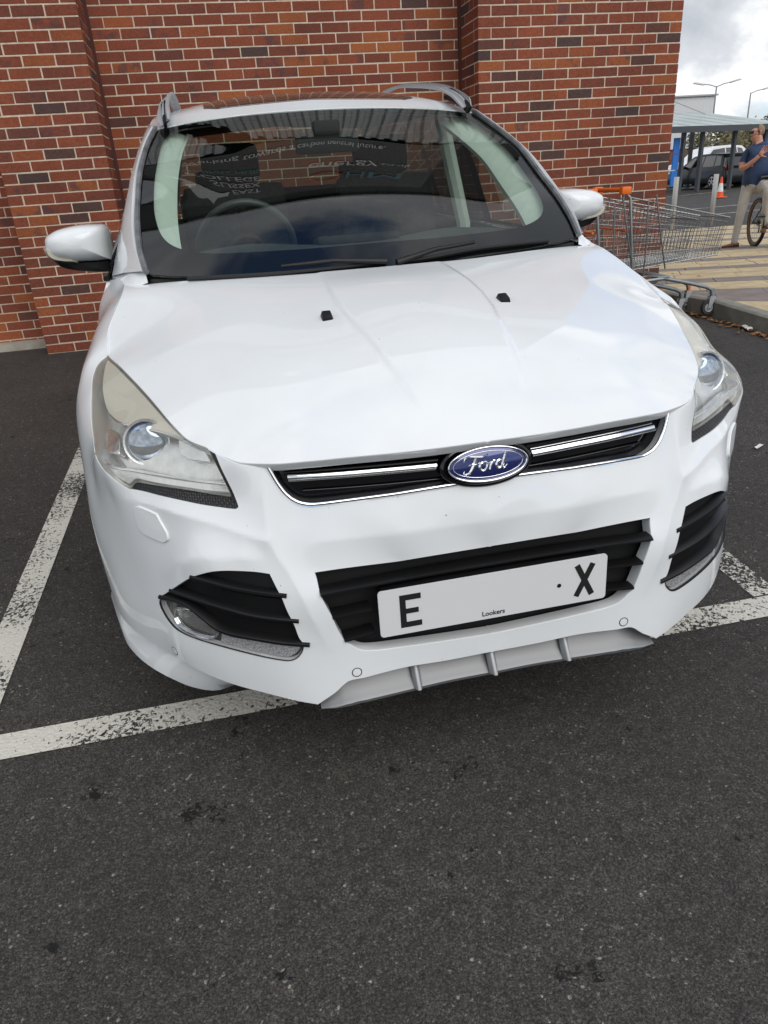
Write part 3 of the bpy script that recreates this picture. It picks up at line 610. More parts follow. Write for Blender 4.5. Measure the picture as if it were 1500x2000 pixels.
# upper storey, seen only as a reflection in the windscreen: ribbed cladding, dark sign board, parapet
FX0, FX1, FY = LP0 - 6, RPX1 + .05, 5.05
clad = noise_mat('ribbed_cladding', (.30, .31, .31), (.36, .37, .37), 3, .5)
v = []; f = []; x = FX0; k = 0
while x < FX1:
    for dx, dy in ((0, 0), (.055, 0), (.075, .035), (.125, .035)):
        if x + dx < FX1: v += [(x + dx, FY + dy, 3.86), (x + dx, FY + dy, 4.42)]
    x += .145
for i in range(len(v) // 2 - 1): f.append((2 * i, 2 * i + 2, 2 * i + 3, 2 * i + 1))
mesh_obj('cladding_sheet', v, f, clad, bld, loc=bld_inv)
up = MB(); up.box(((FX0 + FX1) / 2, FY + .06 + 3, 5.3), (FX1 - FX0, 6.0, 2.86)); up.build('upper_wall', mat('dark_upper_wall', (.016, .017, .018), .7), bld, bld_inv)
up = MB(); up.box(((FX0 + FX1) / 2, FY + .04 + 3, 6.77), (FX1 - FX0 + .1, 6.1, .08)); up.build('parapet', mat('parapet_grey', (.25, .26, .27), .5), bld, bld_inv)
sg = MB(); sg.box((.40, FY + .03, 5.38), (3.4, .05, 1.80)); sign = sg.build('sign_board', mat('sign_black', (.006, .007, .008), .5), None)
tag(sign, 'black advertising sign board high on the brick building, reflected in the windscreen', 'sign')
def lettering(txt, x0, x1, z, m, h=None, bold=0.0):
    me = text_mesh(txt, 1.0, .004, bold=bold); co = np.array([q.co[:] for q in me.vertices]); lo, hi = co.min(0), co.max(0)
    sx = (x1 - x0) / (hi[0] - lo[0]); sz = (h / .72) if h else sx
    for q in me.vertices: q.co = ((q.co.x - lo[0]) * sx + x0, FY - .004 - q.co.z, q.co.y * sz + z)
    me.materials.append(m); o = link('sign_lettering', me, sign); return o
lw = mat('letter_white', (.80, .80, .80), .5); lgreen = mat('letter_green', (.05, .30, .19), .5); lteal = mat('letter_teal', (.05, .22, .26), .5); lor = mat('letter_orange', (.62, .13, .06), .5)
lettering('EAST', -.46, -.10, 5.80, lw, .15, .006); lettering('SUSSEX', -.62, -.10, 5.58, lw, .15, .006); lettering('COLLEGE', -.76, -.10, 5.36, lw, .15, .006); lettering('TRAINING HUB', -.92, -.10, 5.10, lgreen, .15, .006)
lettering('Working towards a carbon neutral future.', -.72, 1.40, 4.60, lw, .15)
lettering('energy', .47, 1.38, 5.20, lw, .20); lettering('.co.uk', 1.39, 1.78, 5.20, lw, .10); lettering('H', 1.00, 1.24, 5.56, lteal, .30); lettering('M', 1.30, 1.74, 5.56, lteal, .30)
b = MB(); n = 40; b.tube([(.72 + .20 * math.cos(2 * math.pi * i / n), FY - .006, 5.71 + .16 * math.sin(2 * math.pi * i / n)) for i in range(n)], .018, 6, closed=True); b.tube([(.90, FY - .006, 5.64), (.96, FY - .006, 5.60)], .018, 6); b.build('sign_ring', lor, sign)
b = MB(); b.prism([(-1.0, 5.84), (-.86, 5.87), (-.62, 5.93), (-.50, 5.86), (-.55, 5.98), (-.70, 6.06), (-.80, 6.22), (-.83, 6.10), (-.97, 6.16), (-.90, 6.02), (-1.02, 5.93), (-.9, 5.92)], FY - .008, FY - .003, 'Y'); b.build('sign_bird', lw, sign)
# ================================================================ the white car
def paint_nodes(t, b):
    """clean white lacquer with a few tiny stone chips and a breath of road film low down"""
    tc = N(t, 'ShaderNodeTexCoord'); v = N(t, 'ShaderNodeTexVoronoi', feature='F1', i_Scale=42.0); t.links.new(tc.outputs['Object'], v.inputs['Vector'])
    sc = N(t, 'ShaderNodeSeparateColor'); t.links.new(v.outputs['Color'], sc.inputs[0])
    th = N(t, 'ShaderNodeMath', operation='MULTIPLY', i_1=.075); pw = N(t, 'ShaderNodeMath', operation='POWER', i_1=9.0); t.links.new(sc.outputs[0], pw.inputs[0]); t.links.new(pw.outputs[0], th.inputs[0])
    ls = N(t, 'ShaderNodeMath', operation='LESS_THAN'); t.links.new(v.outputs['Distance'], ls.inputs[0]); t.links.new(th.outputs[0], ls.inputs[1])
    n = N(t, 'ShaderNodeTexNoise', i_Scale=3.5, i_Detail=7.0, i_Roughness=.65); t.links.new(tc.outputs['Object'], n.inputs['Vector'])
    fr = ramp(t, [(.40, (.755, .780, .790)), (.72, (.722, .742, .748))]); t.links.new(n.outputs['Fac'], fr.inputs[0])
    m = N(t, 'ShaderNodeMix', data_type='RGBA'); t.links.new(ls.outputs[0], m.inputs[0]); t.links.new(fr.outputs[0], m.inputs[6]); m.inputs[7].default_value = (.16, .15, .14, 1); t.links.new(m.outputs[2], b.inputs['Base Color'])
    cr = ramp(t, [(.45, .012), (.75, .06)]); t.links.new(n.outputs['Fac'], cr.inputs[0]); t.links.new(cr.outputs[0], b.inputs['Coat Roughness'])
white = mat('car_white', (.80, .82, .84), .9, 0, .0, 1.0, .015, build=paint_nodes)
blk = mat('black_plastic', (.006, .006, .0065), .42, 0, .3)
gblk = mat('gloss_black', (.003, .003, .005), .10, 0, .4, .3)
dark = mat('underbody_black', (.006, .006, .006), .8)
chrome = mat('chrome', (.82, .83, .84), .07, 1.0)
silver = mat('silver_paint', (.20, .205, .21), .42, .45)
rubber = mat('rubber', (.015, .015, .016), .7)
car = empty('white_car', (0, 0, 0)); tag(car, 'white SUV parked nose out in the bay, in front of the brick wall', 'car')
corner = Patch(CORNER_PTS, DIAG, mirror=.3, lam=1e-3, crease=corner_crease)
hoodp = Patch(HOOD_PTS, (0, -.35, .94), mirror=.6, lam=2e-5, crease=hood_crease)
O = OUTL
ARC = (.93, .140, .385)
def arch(z0, z1, n, front=True, r=ARC[2]):
    """wheel arch points (y, z) between two heights on one flank"""
    out = []
    for i in range(n + 1):
        z = z0 + (z1 - z0) * i / n; d = math.sqrt(max(r * r - (z - ARC[1]) ** 2, 0)); out.append((ARC[0] - d if front else ARC[0] + d, z))
    return out
def on_flank(y, z):
    """point of the corner surface at this y and z (flank)"""
    a = .9
    for _ in range(25):
        q = corner.to2([(a, y, z)]); P = corner.at(q)[0]; n = corner.nrm(q)[0]
        g = (np.array((a, y, z)) - P) @ n; a -= g / max(n[0], .15)
    return (a, y, z)
# --- bumper
seam = [O['bumpseam'][0], on_flank(.47, .535), on_flank(.56, .475), on_flank(.61, .42)]
arch_f = [on_flank(y, z) for y, z in arch(.40, .15, 8)]
bump_out = ([O['chrome'][-1]] + O['chrome'][::-1][1:] + O['hoodfront'][::-1] + O['trim_inner'] + O['mesh_bottom'] + O['lens_outer_low'] + seam[1:]
            + arch_f[1:] + O['skirtline'][::1] + O['skidtop'][1:])
bump_out[0] = (0, bump_out[0][1], bump_out[0][2]); bump_out[-1] = (0, bump_out[-1][1], bump_out[-1][2])
intake = list(O['intake']); intake[0] = (0, *intake[0][1:]); intake[-1] = (0, *intake[-1][1:])
def centre_pts(patch, z0, z1, n):
    out = []
    for z in np.linspace(z0, z1, n + 2)[1:-1]:
        y = .03
        for _ in range(15):
            q = patch.to2([(0, y, z)]); P = patch.at(q)[0]; nn_ = patch.nrm(q)[0]; y -= ((np.array((0, y, z)) - P) @ nn_) / nn_[1]
        out.append((0., y, z))
    return out
# the intake hole touches the centre plane: fold it into the outline instead of a hole
bump_out = bump_out + centre_pts(corner, bump_out[-1][2], intake[-1][2], 4) + intake[::-1] + centre_pts(corner, intake[0][2], bump_out[0][2], 12)
bumper = panel('bumper', corner, bump_out, white, car, holes=[O['fog']], step=.0065, inset=.0012, flange=.03, hole_flange=.03)
# --- bonnet
hood_out = [(0, y_, .8) for y_ in np.linspace(.95, .08, 30)] + [(0, *O['grilletop'][-1][1:])] + O['grilletop'][::-1][1:-1] + O['hoodfront'][:5][::-1] + O['hoodside'][1:] + [(.735, 1.10, .885), (.69, 1.075, .885), (.5, 1.035, .876), (.25, 1.0, .873), (0, .985, .871)]
bonnet = panel('bonnet', hoodp, hood_out, white, car, step=.010, inset=.0016, flange=.02)
# --- fenders
fend_out = O['lens_outer_up'] + O['hoodside'][10:] + [(.80, 1.25, .882), (.84, 1.36, .868), on_flank(1.36, .80), on_flank(1.36, .6), on_flank(1.36, .3), on_flank(1.34, .03), on_flank(1.25, .04)] + [on_flank(y, z) for y, z in arch(.10, .45, 7, False)] + \
    [on_flank(ARC[0] + ARC[2] * math.cos(R(t)), ARC[1] + ARC[2] * math.sin(R(t))) for t in (62, 75, 90, 105, 118, 130)] + seam[::-1][:-1]
for sd in (-1, 1): panel('fender', corner, fend_out, white, car, side=sd, step=.018, inset=.0014, flange=.02)
def loft(name, curves, m, parent, side=1, step=.04, smooth=True, flip=False):
    """surface through a list of 3D curves"""
    n = max(8, int(max(np.linalg.norm(np.diff(np.array(c), axis=0), axis=1).sum() for c in curves) / step)); rows = []
    for c in curves:
        c = catmull(np.array(c, float), .01, False, 80); d = np.r_[0, np.cumsum(np.linalg.norm(np.diff(c, axis=0), axis=1))]; t = np.linspace(0, d[-1], n)
        rows.append(np.stack([np.interp(t, d, c[:, i]) for i in range(3)], 1))
    Rw = np.array(rows) * [side, 1, 1]; k = len(rows)
    F = [(i * n + j, i * n + j + 1, (i + 1) * n + j + 1, (i + 1) * n + j) for i in range(k - 1) for j in range(n - 1)]
    b = MB(); b.add(Rw.reshape(-1, 3), F, smooth); return b.build(name, m, parent)
# --- the nose: grille, intake, lamps, badge, plate, skid panel
grp = Patch([(0, .074, .50), (0, .086, .60), (0, .090, .64), (.2, .082, .50), (.2, .094, .60), (.2, .098, .64), (.36, .098, .50), (.40, .112, .56), (.45, .130, .60), (.36, .118, .64), (.47, .14, .64)], (0, -1, .15), mirror=.5)
gr = empty('grille'); gr.parent = car
g_out = [(0, .07, .515)] + [(a, y + .02, z - .004) for a, y, z in O['chrome'][::-1][1:]] + [(.445, .13, .625), (.2, .09, .63), (0, .085, .63)]
panel('grille_panel', grp, g_out, gblk, gr, step=.02, flange=.01)
for z0 in (.536, .597):
    bar('grille_rib', grp, [(0, .08, z0 - .004), (.2, .085, z0), (.38 if z0 < .55 else .41, .11, z0 + .004)], rsec(.008, .005), gblk, gr, mirror_join=True)
BY = lambda a: .0605 + .0 * a + .30 * max(a - .09, 0) ** 1.6 * .6
for sd in (-1, 1):
    cv = [(.104, .070, .568), (.2, .078, .570), (.3, .089, .572), (.404, .105, .5735)]
    bar('bar_recess', grp, [(.098, .08, .568), (.2, .085, .570), (.3, .095, .572), (.412, .11, .5735)], rsec(.012, .026, .4), blk, gr, side=sd)
    bar('chrome_bar', grp, cv, rsec(.022, .0185, .45, 4, .004), chrome, gr, side=sd)
tr = [(0, *O['chrome'][-1][1:])] + O['chrome'][::-1][1:]
bar('chrome_trim', corner, tr, rsec(.010, .011, .45, 3, -.004), chrome, gr, mirror_join=True, off=.0, corner=80)
# badge
bd = empty('badge'); bd.parent = car
BC = Vector((0, .046, .5655)); tilt = R(12)
def ell_dome(name, rx, rz, h0, h1, m, par, n=64, rings=10, flat=False):
    v = []; f = []
    for i in range(rings + 1):
        s = 1 - i / rings if not flat else 1 - i / rings
        for k in range(n):
            a = 2 * math.pi * k / n; hh = h0 + (h1 - h0) * (1 - s * s)
            p = Vector((rx * s * math.cos(a), -hh, rz * s * math.sin(a))); p.rotate(Matrix.Rotation(-tilt, 3, 'X')); v.append(BC + p)
    for i in range(rings):
        for k in range(n): l = (k + 1) % n; f.append((i * n + k, i * n + l, (i + 1) * n + l, (i + 1) * n + k))
    b = MB(); b.add(v, f, True); return b.build(name, m, par)
def ell_ring(name, rx, rz, w, h, m, par, y0=0.0, n=64):
    C = []; nn = []
    for k in range(n):
        a = 2 * math.pi * k / n; p = Vector((rx * math.cos(a), -y0, rz * math.sin(a))); p.rotate(Matrix.Rotation(-tilt, 3, 'X')); C.append(BC + p)
        q = Vector((0, -1, 0)); q.rotate(Matrix.Rotation(-tilt, 3, 'X')); nn.append(q)
    V, F = sweep_data([tuple(c) for c in C], [tuple(q) for q in nn], rsec(h, w, .45), True); b = MB(); b.add(V, F, True); return b.build(name, m, par)
badge_blue = mat('badge_blue', (.012, .022, .13), .12, .3, .5, 1.0)
ell_ring('badge_back', .093, .042, .016, .016, gblk, bd, -.022)
ell_dome('badge_field', .0835, .0335, .0, .006, badge_blue, bd)
ell_ring('badge_rim', .0850, .0350, .0042, .008, chrome, bd, -.002)
ell_ring('badge_line', .0755, .0268, .0012, .002, chrome, bd, .0012)
# flowing script letters: strokes in badge units (x right, z up), swept with changing width
def stroke(pts, ws):
    P = catmull(np.array(pts), .0016, False, 75); W = np.interp(np.linspace(0, 1, len(P)), np.linspace(0, 1, len(ws)), ws)
    t = np.gradient(P, axis=0); t /= np.linalg.norm(t, axis=1, keepdims=True) + 1e-12; nrm = np.c_[-t[:, 1], t[:, 0]]
    v = []; f = []
    for i in range(len(P)):
        for sgn, lift in ((1, .0), (0, .0016), (-1, .0)):
            q = P[i] + nrm[i] * W[i] * sgn; r2 = (q[0] / .0835) ** 2 + (q[1] / .0335) ** 2
            p = Vector((q[0], -(.006 * (1 - r2) + .0008 + lift), q[1])); p.rotate(Matrix.Rotation(-tilt, 3, 'X')); v.append(BC + p)
    for i in range(len(P) - 1):
        k = 3 * i; f += [(k, k + 3, k + 4, k + 1), (k + 1, k + 4, k + 5, k + 2)]
    return v, f
lt = MB()
S = .00118
def sc(pts): return [(x * S, z * S) for x, z in pts]
for pts, ws in [
    ([(-44, 9), (-41, 14), (-33, 16), (-22, 14.5), (-10, 13.5), (-2, 16), (0, 18)], [.6, 1.3, 1.5, 1.5, 1.5, 1.3, .5]),                        # F top stroke
    ([(-22, 14), (-25, 6), (-29, -3), (-35, -11), (-42, -14), (-46, -11), (-44, -7)], [1.4, 1.9, 2.1, 1.9, 1.4, 1.0, .6]),                     # F stem with its curl
    ([(-37, 1), (-30, 2.5), (-22, 2), (-17, 4), (-16, 6)], [.6, 1.2, 1.4, 1.0, .5]),                                                          # F cross stroke
    ([(-9, 4.5), (-14, 2), (-16.5, -4), (-14, -9.5), (-9, -9.5), (-4, -5), (-2.5, 1), (-5, 4.5), (-9, 4.5)], [1.2, 1.7, 1.9, 1.5, 1.0, 1.3, 1.6, 1.3, 1.1]),
    ([(-5, 3), (0, 1.5), (4, 3.5)], [.6, .8, .8]),
    ([(5, 4.5), (4, -1), (1.5, -9.5)], [1.1, 1.7, 1.3]), ([(3.5, -3), (7, 2.5), (11, 4.8), (13.5, 3.2)], [.7, 1.0, 1.5, 1.1]),                 # r
    ([(25, 3), (20, 4.5), (15.5, 1), (14.5, -5), (17, -9.5), (22, -7), (26, -1)], [1.0, 1.5, 1.8, 1.8, 1.4, 1.0, .9]),
    ([(33, 17), (30, 9), (26, -1), (24.5, -7), (27, -9.5), (31, -7.5), (34, -4)], [.9, 1.6, 1.8, 1.7, 1.3, 1.0, .5]),                          # d
]: lt.add(*stroke(sc(pts), [w * S * 1.55 for w in ws]), True)
lt.build('badge_script', chrome, bd)
# intake
ip = Patch([(0, .075, .40), (0, .062, .15), (.2, .075, .40), (.2, .058, .15), (.39, .075, .40), (.36, .050, .15), (.40, .06, .28), (0, .07, .28)], (0, -1, 0), mirror=.5)
it = empty('lower_intake'); it.parent = car
panel('intake_back', ip, [(0, 0, .155), (.30, 0, .175), (.35, 0, .20), (.385, 0, .35), (.395, 0, .395), (.2, 0, .39), (0, 0, .39)], dark, it, step=.03, flange=.005)
slp = Patch([(0, .030, .40), (0, .030, .15), (.2, .026, .345), (.2, .024, .15), (.375, .012, .343), (.357, .012, .284), (.337, .007, .225), (.38, .02, .40)], (0, -1, 0), mirror=.5)
SL = [(.0095, -.0245), (.0115, -.022), (.0115, -.019), (-.004, .02), (-.02, .02), (-.02, -.02)]
def slat(name, curve, par, sd, join=False, h=.03, d=.03):
    sec = [(.0, -.005), (.004, -.003), (.004, .001), (-.006, .006), (-d, .007), (-d, -.005)]
    return bar(name, slp, curve, sec, blk, par, side=sd, mirror_join=join, step=.03)
slat('intake_slat', [(0, .03, .338), (.2, .026, .340), (.376, .012, .343)], it, 1, True)
for sd in (-1, 1):
    slat('intake_slat', [(.272, .02, .284), (.357, .012, .284)], it, sd); slat('intake_slat', [(.268, .02, .227), (.337, .007, .225)], it, sd)
mount = MB(); mount.box((0, .035, .277), (.50, .05, .10)); mount.build('plate_mount', blk, it, bevel=.006)
# number plate
plate_w = mat('plate_white', (.68, .69, .69), .3, 0, .4, .2)
plb = MB(); w2, h2, rr = .26, .0555, .008
poly = []
for cx, cz, a0 in ((w2 - rr, h2 - rr, 0), (-w2 + rr, h2 - rr, 90), (-w2 + rr, -h2 + rr, 180), (w2 - rr, -h2 + rr, 270)):
    for i in range(5): a = R(a0 + 22.5 * i); poly.append((cx + rr * math.cos(a), cz + rr * math.sin(a)))
plb.prism(poly, -.002, .002, 'Y')
plate = plb.build('number_plate', plate_w, car, (0, -.001, .2775)); plate.rotation_euler = (R(-1.5), 0, 0)
tm = text_mesh('Lookers', .016, .0003, bold=.0002); tm.materials.append(mat('ink', (.01, .01, .01), .5))
to = link('dealer_lettering', tm, plate, (-.033, -.0026, -.047)); to.rotation_euler = (R(90), 0, 0)
# the bits of characters that can be read at the ends of the plate
def cbar(L, nm):
    ch = MB()
    for i, (x, z, w, h, rot) in enumerate(L): ch.box((x, -.0024 - i * .0001, z), (w, .0008, h), Matrix.Rotation(rot, 3, 'Y'))
    ch.build(nm, MATS['ink'], plate)
cbar([(-.208, .0, .013, .079, 0), (-.185, -.033, .034, .013, 0), (-.185, .033, .034, .013, 0), (-.188, .0, .028, .012, 0)], 'plate_character')
cbar([(.207, .0, .013, .086, R(26)), (.207, .0, .013, .086, R(-26))], 'plate_character')

scr = MB(); scr.lathe([(.0, -.004), (.004, -.0036), (.006, -.001), (.006, .0)], (.147, 0, -.004), 'Y', 12); scr.build('plate_screw', blk, plate)
# fog surrounds
for sd in (-1, 1):
    fg = empty('fog_lamp_bezel'); fg.parent = car
    panel('bezel_panel', corner, O['fog'], blk, fg, side=sd, off=-.018, step=.02, flange=0)
    sec = [(.006, -.006), (.0095, -.003), (.0095, .002), (.0, .010), (-.02, .012), (-.02, -.008)]
    if sd > 0: sec = sec
    for nm in ('fogslat1', 'fogslat2'): bar('bezel_slat', corner, O[nm], sec, blk, fg, side=sd, off=-.006, step=.015)
    bar('bezel_slat', corner, O['fogslat3'], [(u * 1.0, w * .95) for u, w in sec], blk, fg, side=sd, off=-.004, step=.015)
# lamp glass
def glass_nodes(tint, rough=.0, fac_min=.0, ior=1.5, haze=0.0, haze_col=(.5, .5, .45)):
    def bld(t, b):
        out = t.nodes['Material Output']; t.nodes.remove(b)
        tr = N(t, 'ShaderNodeBsdfTransparent'); tr.inputs[0].default_value = (*tint, 1)
        gl = N(t, 'ShaderNodeBsdfGlossy', i_Roughness=rough); gl.inputs[0].default_value = (1, 1, 1, 1)
        fr = N(t, 'ShaderNodeFresnel', i_IOR=ior); ge = N(t, 'ShaderNodeNewGeometry'); io = N(t, 'ShaderNodeMath', operation='MULTIPLY_ADD', i_1=1 / ior - ior, i_2=ior); t.links.new(ge.outputs['Backfacing'], io.inputs[0]); t.links.new(io.outputs[0], fr.inputs['IOR']); mx = N(t, 'ShaderNodeMixShader')
        t.links.new(fr.outputs[0], mx.inputs[0]); t.links.new(tr.outputs[0], mx.inputs[1]); t.links.new(gl.outputs[0], mx.inputs[2])
        last = mx
        if haze:
            df = N(t, 'ShaderNodeBsdfDiffuse'); df.inputs[0].default_value = (*haze_col, 1); m2 = N(t, 'ShaderNodeMixShader', i_0=haze)
            t.links.new(mx.outputs[0], m2.inputs[1]); t.links.new(df.outputs[0], m2.inputs[2]); last = m2
        t.links.new(last.outputs[0], out.inputs[0])
    return bld
lens_m = mat('lamp_lens', build=glass_nodes((.96, .96, .93), .02, ior=1.5, haze=.12, haze_col=(.70, .68, .60)))
clear_m = mat('clear_lens', build=glass_nodes((.97, .97, .97), .02, ior=1.5, haze=.05, haze_col=(.6, .6, .6)))
refl = mat('reflector', (.90, .91, .92), .15, 1.0)
refl2 = noise_mat('reflector_ribbed', (.74, .75, .76), (.90, .91, .92), 40, .28, .25, 300, metal=.85)
lampw = mat('lamp_pale', (.30, .31, .32), .3, .4); drlm = noise_mat('drl_prism', (.28, .29, .30), (.78, .79, .80), 260, .25, .6, 400, metal=.5)
satin = mat('bezel_grey', (.60, .57, .50), .45, .1)
hous = mat('lamp_housing', (.55, .55, .54), .35, .5)
sky_tint_glass = mat('projector_sky_tint', (.34, .40, .50), .03, .9, .8, 1.0, .0)  # bluish metallic base paints the sky's reflection into a clear lens
def honeycomb(t, b):
    tc = N(t, 'ShaderNodeTexCoord'); v = N(t, 'ShaderNodeTexVoronoi', feature='DISTANCE_TO_EDGE', i_Scale=190.0, i_Randomness=.05); t.links.new(tc.outputs['Object'], v.inputs['Vector'])
    bp = N(t, 'ShaderNodeBump', i_Strength=1.0, i_Distance=.004); t.links.new(v.outputs['Distance'], bp.inputs['Height']); t.links.new(bp.outputs[0], b.inputs['Normal'])
hexm = mat('black_honeycomb', (.012, .012, .013), .4, build=honeycomb)
for sd in (-1, 1):
    hl = empty('headlight'); hl.parent = car
    panel('lamp_trim', corner, O['mesh'], hexm, hl, side=sd, off=-.003, step=.012, flange=.01)
    panel('lamp_lens', corner, O['lens'], lens_m, hl, side=sd, off=.0005, step=.012, flange=.006)
    panel('lamp_housing', corner, O['lens'], refl2, hl, side=sd, off=-.045, step=.02, flange=0)
    # side wall of the lamp bowl
    q = catmull(corner.to2(O['lens']), .012, True, 38); A = corner.at(q, -.003); Bq = corner.at(q, -.047)
    wv = np.vstack([A, Bq]) * ([1, 1, 1] if sd > 0 else [-1, 1, 1]); n = len(A)
    mesh_obj('lamp_wall', wv, [(i, (i + 1) % n, n + (i + 1) % n, n + i) for i in range(n)], hous, hl, True)
    panel('upper_bezel', corner, O['bezel'], satin, hl, side=sd, off=-.007, step=.012, flange=.02)
    bar('bezel_edge', corner, O['chromeline'], rsec(.012, .009, .4), chrome, hl, side=sd, off=-.018)
    panel('lower_strip', corner, O['lowstrip'], refl2, hl, side=sd, off=-.012, step=.012, flange=.02)
    bar('strip_edge', corner, O['lowline'], rsec(.008, .006, .4), chrome, hl, side=sd, off=-.016)
    panel('indicator_bowl', corner, O['indc'], refl, hl, side=sd, off=-.02, step=.008, flange=.015)
    panel('main_beam_bowl', corner, O['innerref'], refl2, hl, side=sd, off=-.016, step=.008, flange=.012)
    # projector facing forwards
    pc = np.array(O['projc'][0]) * [sd, 1, 1]; ax = Vector((sd * .10, -.96, .22)).normalized(); rot = ax.to_track_quat('Z', 'Y').to_matrix()
    def lat(name, prof, m):
        b = MB(); b.lathe(prof, n=36); b.v = [tuple(rot @ Vector(p) + Vector(pc)) for p in b.v]; return b.build(name, m, hl)
    lat('projector_ring', [(.050, -.03), (.053, .002), (.051, .007), (.047, .006), (.045, -.004)], refl2)
    lat('projector_lens', [(.0455, -.004)] + [(.0455 * math.cos(R(t)), -.004 + .018 * math.sin(R(t))) for t in range(10, 91, 8)] + [(.0001, .014)], sky_tint_glass)
    # fog and daytime lamps
    fl = empty('fog_lamp'); fl.parent = car
    panel('lamp_back', corner, O['foglamp'], lampw, fl, side=sd, off=-.030, step=.014, flange=0)
    panel('fog_bowl', corner, O['foglens'], refl, fl, side=sd, off=-.014, step=.01, flange=.012)
    panel('daytime_strip', corner, O['drl'], drlm, fl, side=sd, off=-.010, step=.01, flange=.012)
    panel('lamp_lens', corner, O['foglamp'], clear_m, fl, side=sd, off=-.001, step=.012, flange=.008)
    bar('lamp_seal', corner, O['foglamp'], rsec(.006, .0035, .3, 2, -.004), blk, fl, side=sd, closed=True, corner=50)
    bar('bowl_rim', corner, O['foglens'], rsec(.006, .004, .4, 2), chrome, fl, side=sd, off=-.013, closed=True, corner=50)
    panel('washer_cover', corner, O['washer'], white, car, side=sd, off=.0042, step=.008, flange=.004, roll=.0016)
    for nm in ('sensor1', 'sensor2'):
        c = np.array(O[nm][0]); q = corner.to2([c]); P0 = corner.at(q, .0)[0]; n0 = corner.nrm(q)[0]
        if sd < 0: P0 = P0 * [-1, 1, 1]; n0 = n0 * [-1, 1, 1]
        rq = Vector(n0).to_track_quat('Z', 'Y').to_matrix(); b = MB(); b.lathe([(.0095, .0), (.0092, .0008), (.0001, .0010)], n=24); b.v = [tuple(rq @ Vector(p) + Vector(P0)) for p in b.v]
        s_ = b.build('parking_sensor', white, car); b = MB(); b.lathe([(.0115, -.001), (.0115, .0004), (.0096, .0004), (.0096, -.001)], n=24); b.v = [tuple(rq @ Vector(p) + Vector(P0)) for p in b.v]; b.build('sensor_seal', blk, s_)
# silver skid panel, three fins
top = catmull(np.array([(0, *O['skidtop'][-1][1:])] + O['skidtop'][::-1][1:]), .02, False, 60)
rows = []
for (dy, dz, sh) in ((.012, .004, 1), (.030, -.004, 1.0), (.036, -.020, 1.0), (.022, -.040, 1), (.004, -.052, 1.0), (-.002, -.058, 1.0), (.0, -.066, 1), (.03, -.074, 1)):
    L = []
    for p in top:
        k = max(0, (p[0] - .34) / .07); k = min(k, 1)
        zt = .118 * (1 - 0) if p[0] < .345 else p[2]
        L.append((p[0], p[1] + dy * (1 - .55 * k), (p[2] if p[0] > .30 else .118 + .003 * (p[0] / .3)) + dz * (1 - .86 * k)))
    rows.append(L)
rows = np.array(rows); nr, nc = rows.shape[:2]; V = rows.reshape(-1, 3); V2 = np.vstack([V * [-1, 1, 1], V])
F = []
for h in (0, 1):
    for i in range(nr - 1):
        for j in range(nc - 1):
            k = h * nr * nc + i * nc + j; f = (k, k + 1, k + 1 + nc, k + nc); F.append(f if h else f[::-1])
b = MB(); b.add(V2, F, True); skid = b.build('skid_panel', silver, car)
for x in (-.181, 0, .181):
    b = MB(); b.add([(x - .011, .040, .112), (x + .011, .040, .112), (x - .011, .012, .060), (x + .011, .012, .060), (x - .003, .028, .113), (x + .003, .028, .113), (x - .004, -.008, .066), (x + .004, -.008, .066)],
                    [(4, 5, 7, 6), (0, 4, 6, 2), (5, 1, 3, 7), (0, 1, 5, 4), (6, 7, 3, 2), (0, 2, 3, 1)], False); b.build('skid_fin', mat('silver_lit_fin', (.34, .35, .36), .45, .3), skid, bevel=.002)  # same paint as the skid panel, lightened against shade on forward faces
# lower valance below the bumper edge
vb = [(.912, .60, .03), (.893, .53, .03), (.867, .447, .03), (.827, .368, .03), (.784, .306, .03), (.735, .25, .03), (.689, .207, .03), (.635, .175, .033), (.58, .165, .05), (.52, .16, .07)]
sk = [(.91, .60, .16)] + [p for p in O['skirtline'][:8]]
t0 = [(a - .004, y + .012, z + .02) for a, y, z in sk]
for sd in (-1, 1):
    loft('lower_valance', [t0, [(a - .006, y + .016, z - .004) for a, y, z in sk], [(.5 * (a + c) + .004, .5 * (y + d) + .006, .5 * (z + e)) for (a, y, z), (c, d, e) in zip(catmull(np.array(sk), 9, False)[:9].tolist() if False else [tuple(q) for q in np.array([np.interp(np.linspace(0, 1, 10), np.linspace(0, 1, len(sk)), np.array(sk)[:, i]) for i in range(3)]).T], vb)], vb, [(a - .05, y + .05, z - .005) for a, y, z in vb]], white, car, sd, .02)
# black inner nose so that no gap shows daylight
b = MB()
b.box((0, .40, .28), (.92, .60, .44)); b.box((0, .68, .10), (1.0, .6, .03)); b.box((0, 2.4, .18), (1.5, 3.9, .12), Matrix.Rotation(R(2.86), 3, 'X'))
b.box((0, .86, .50), (1.05, .62, .26))
b.build('inner_body', dark, car)
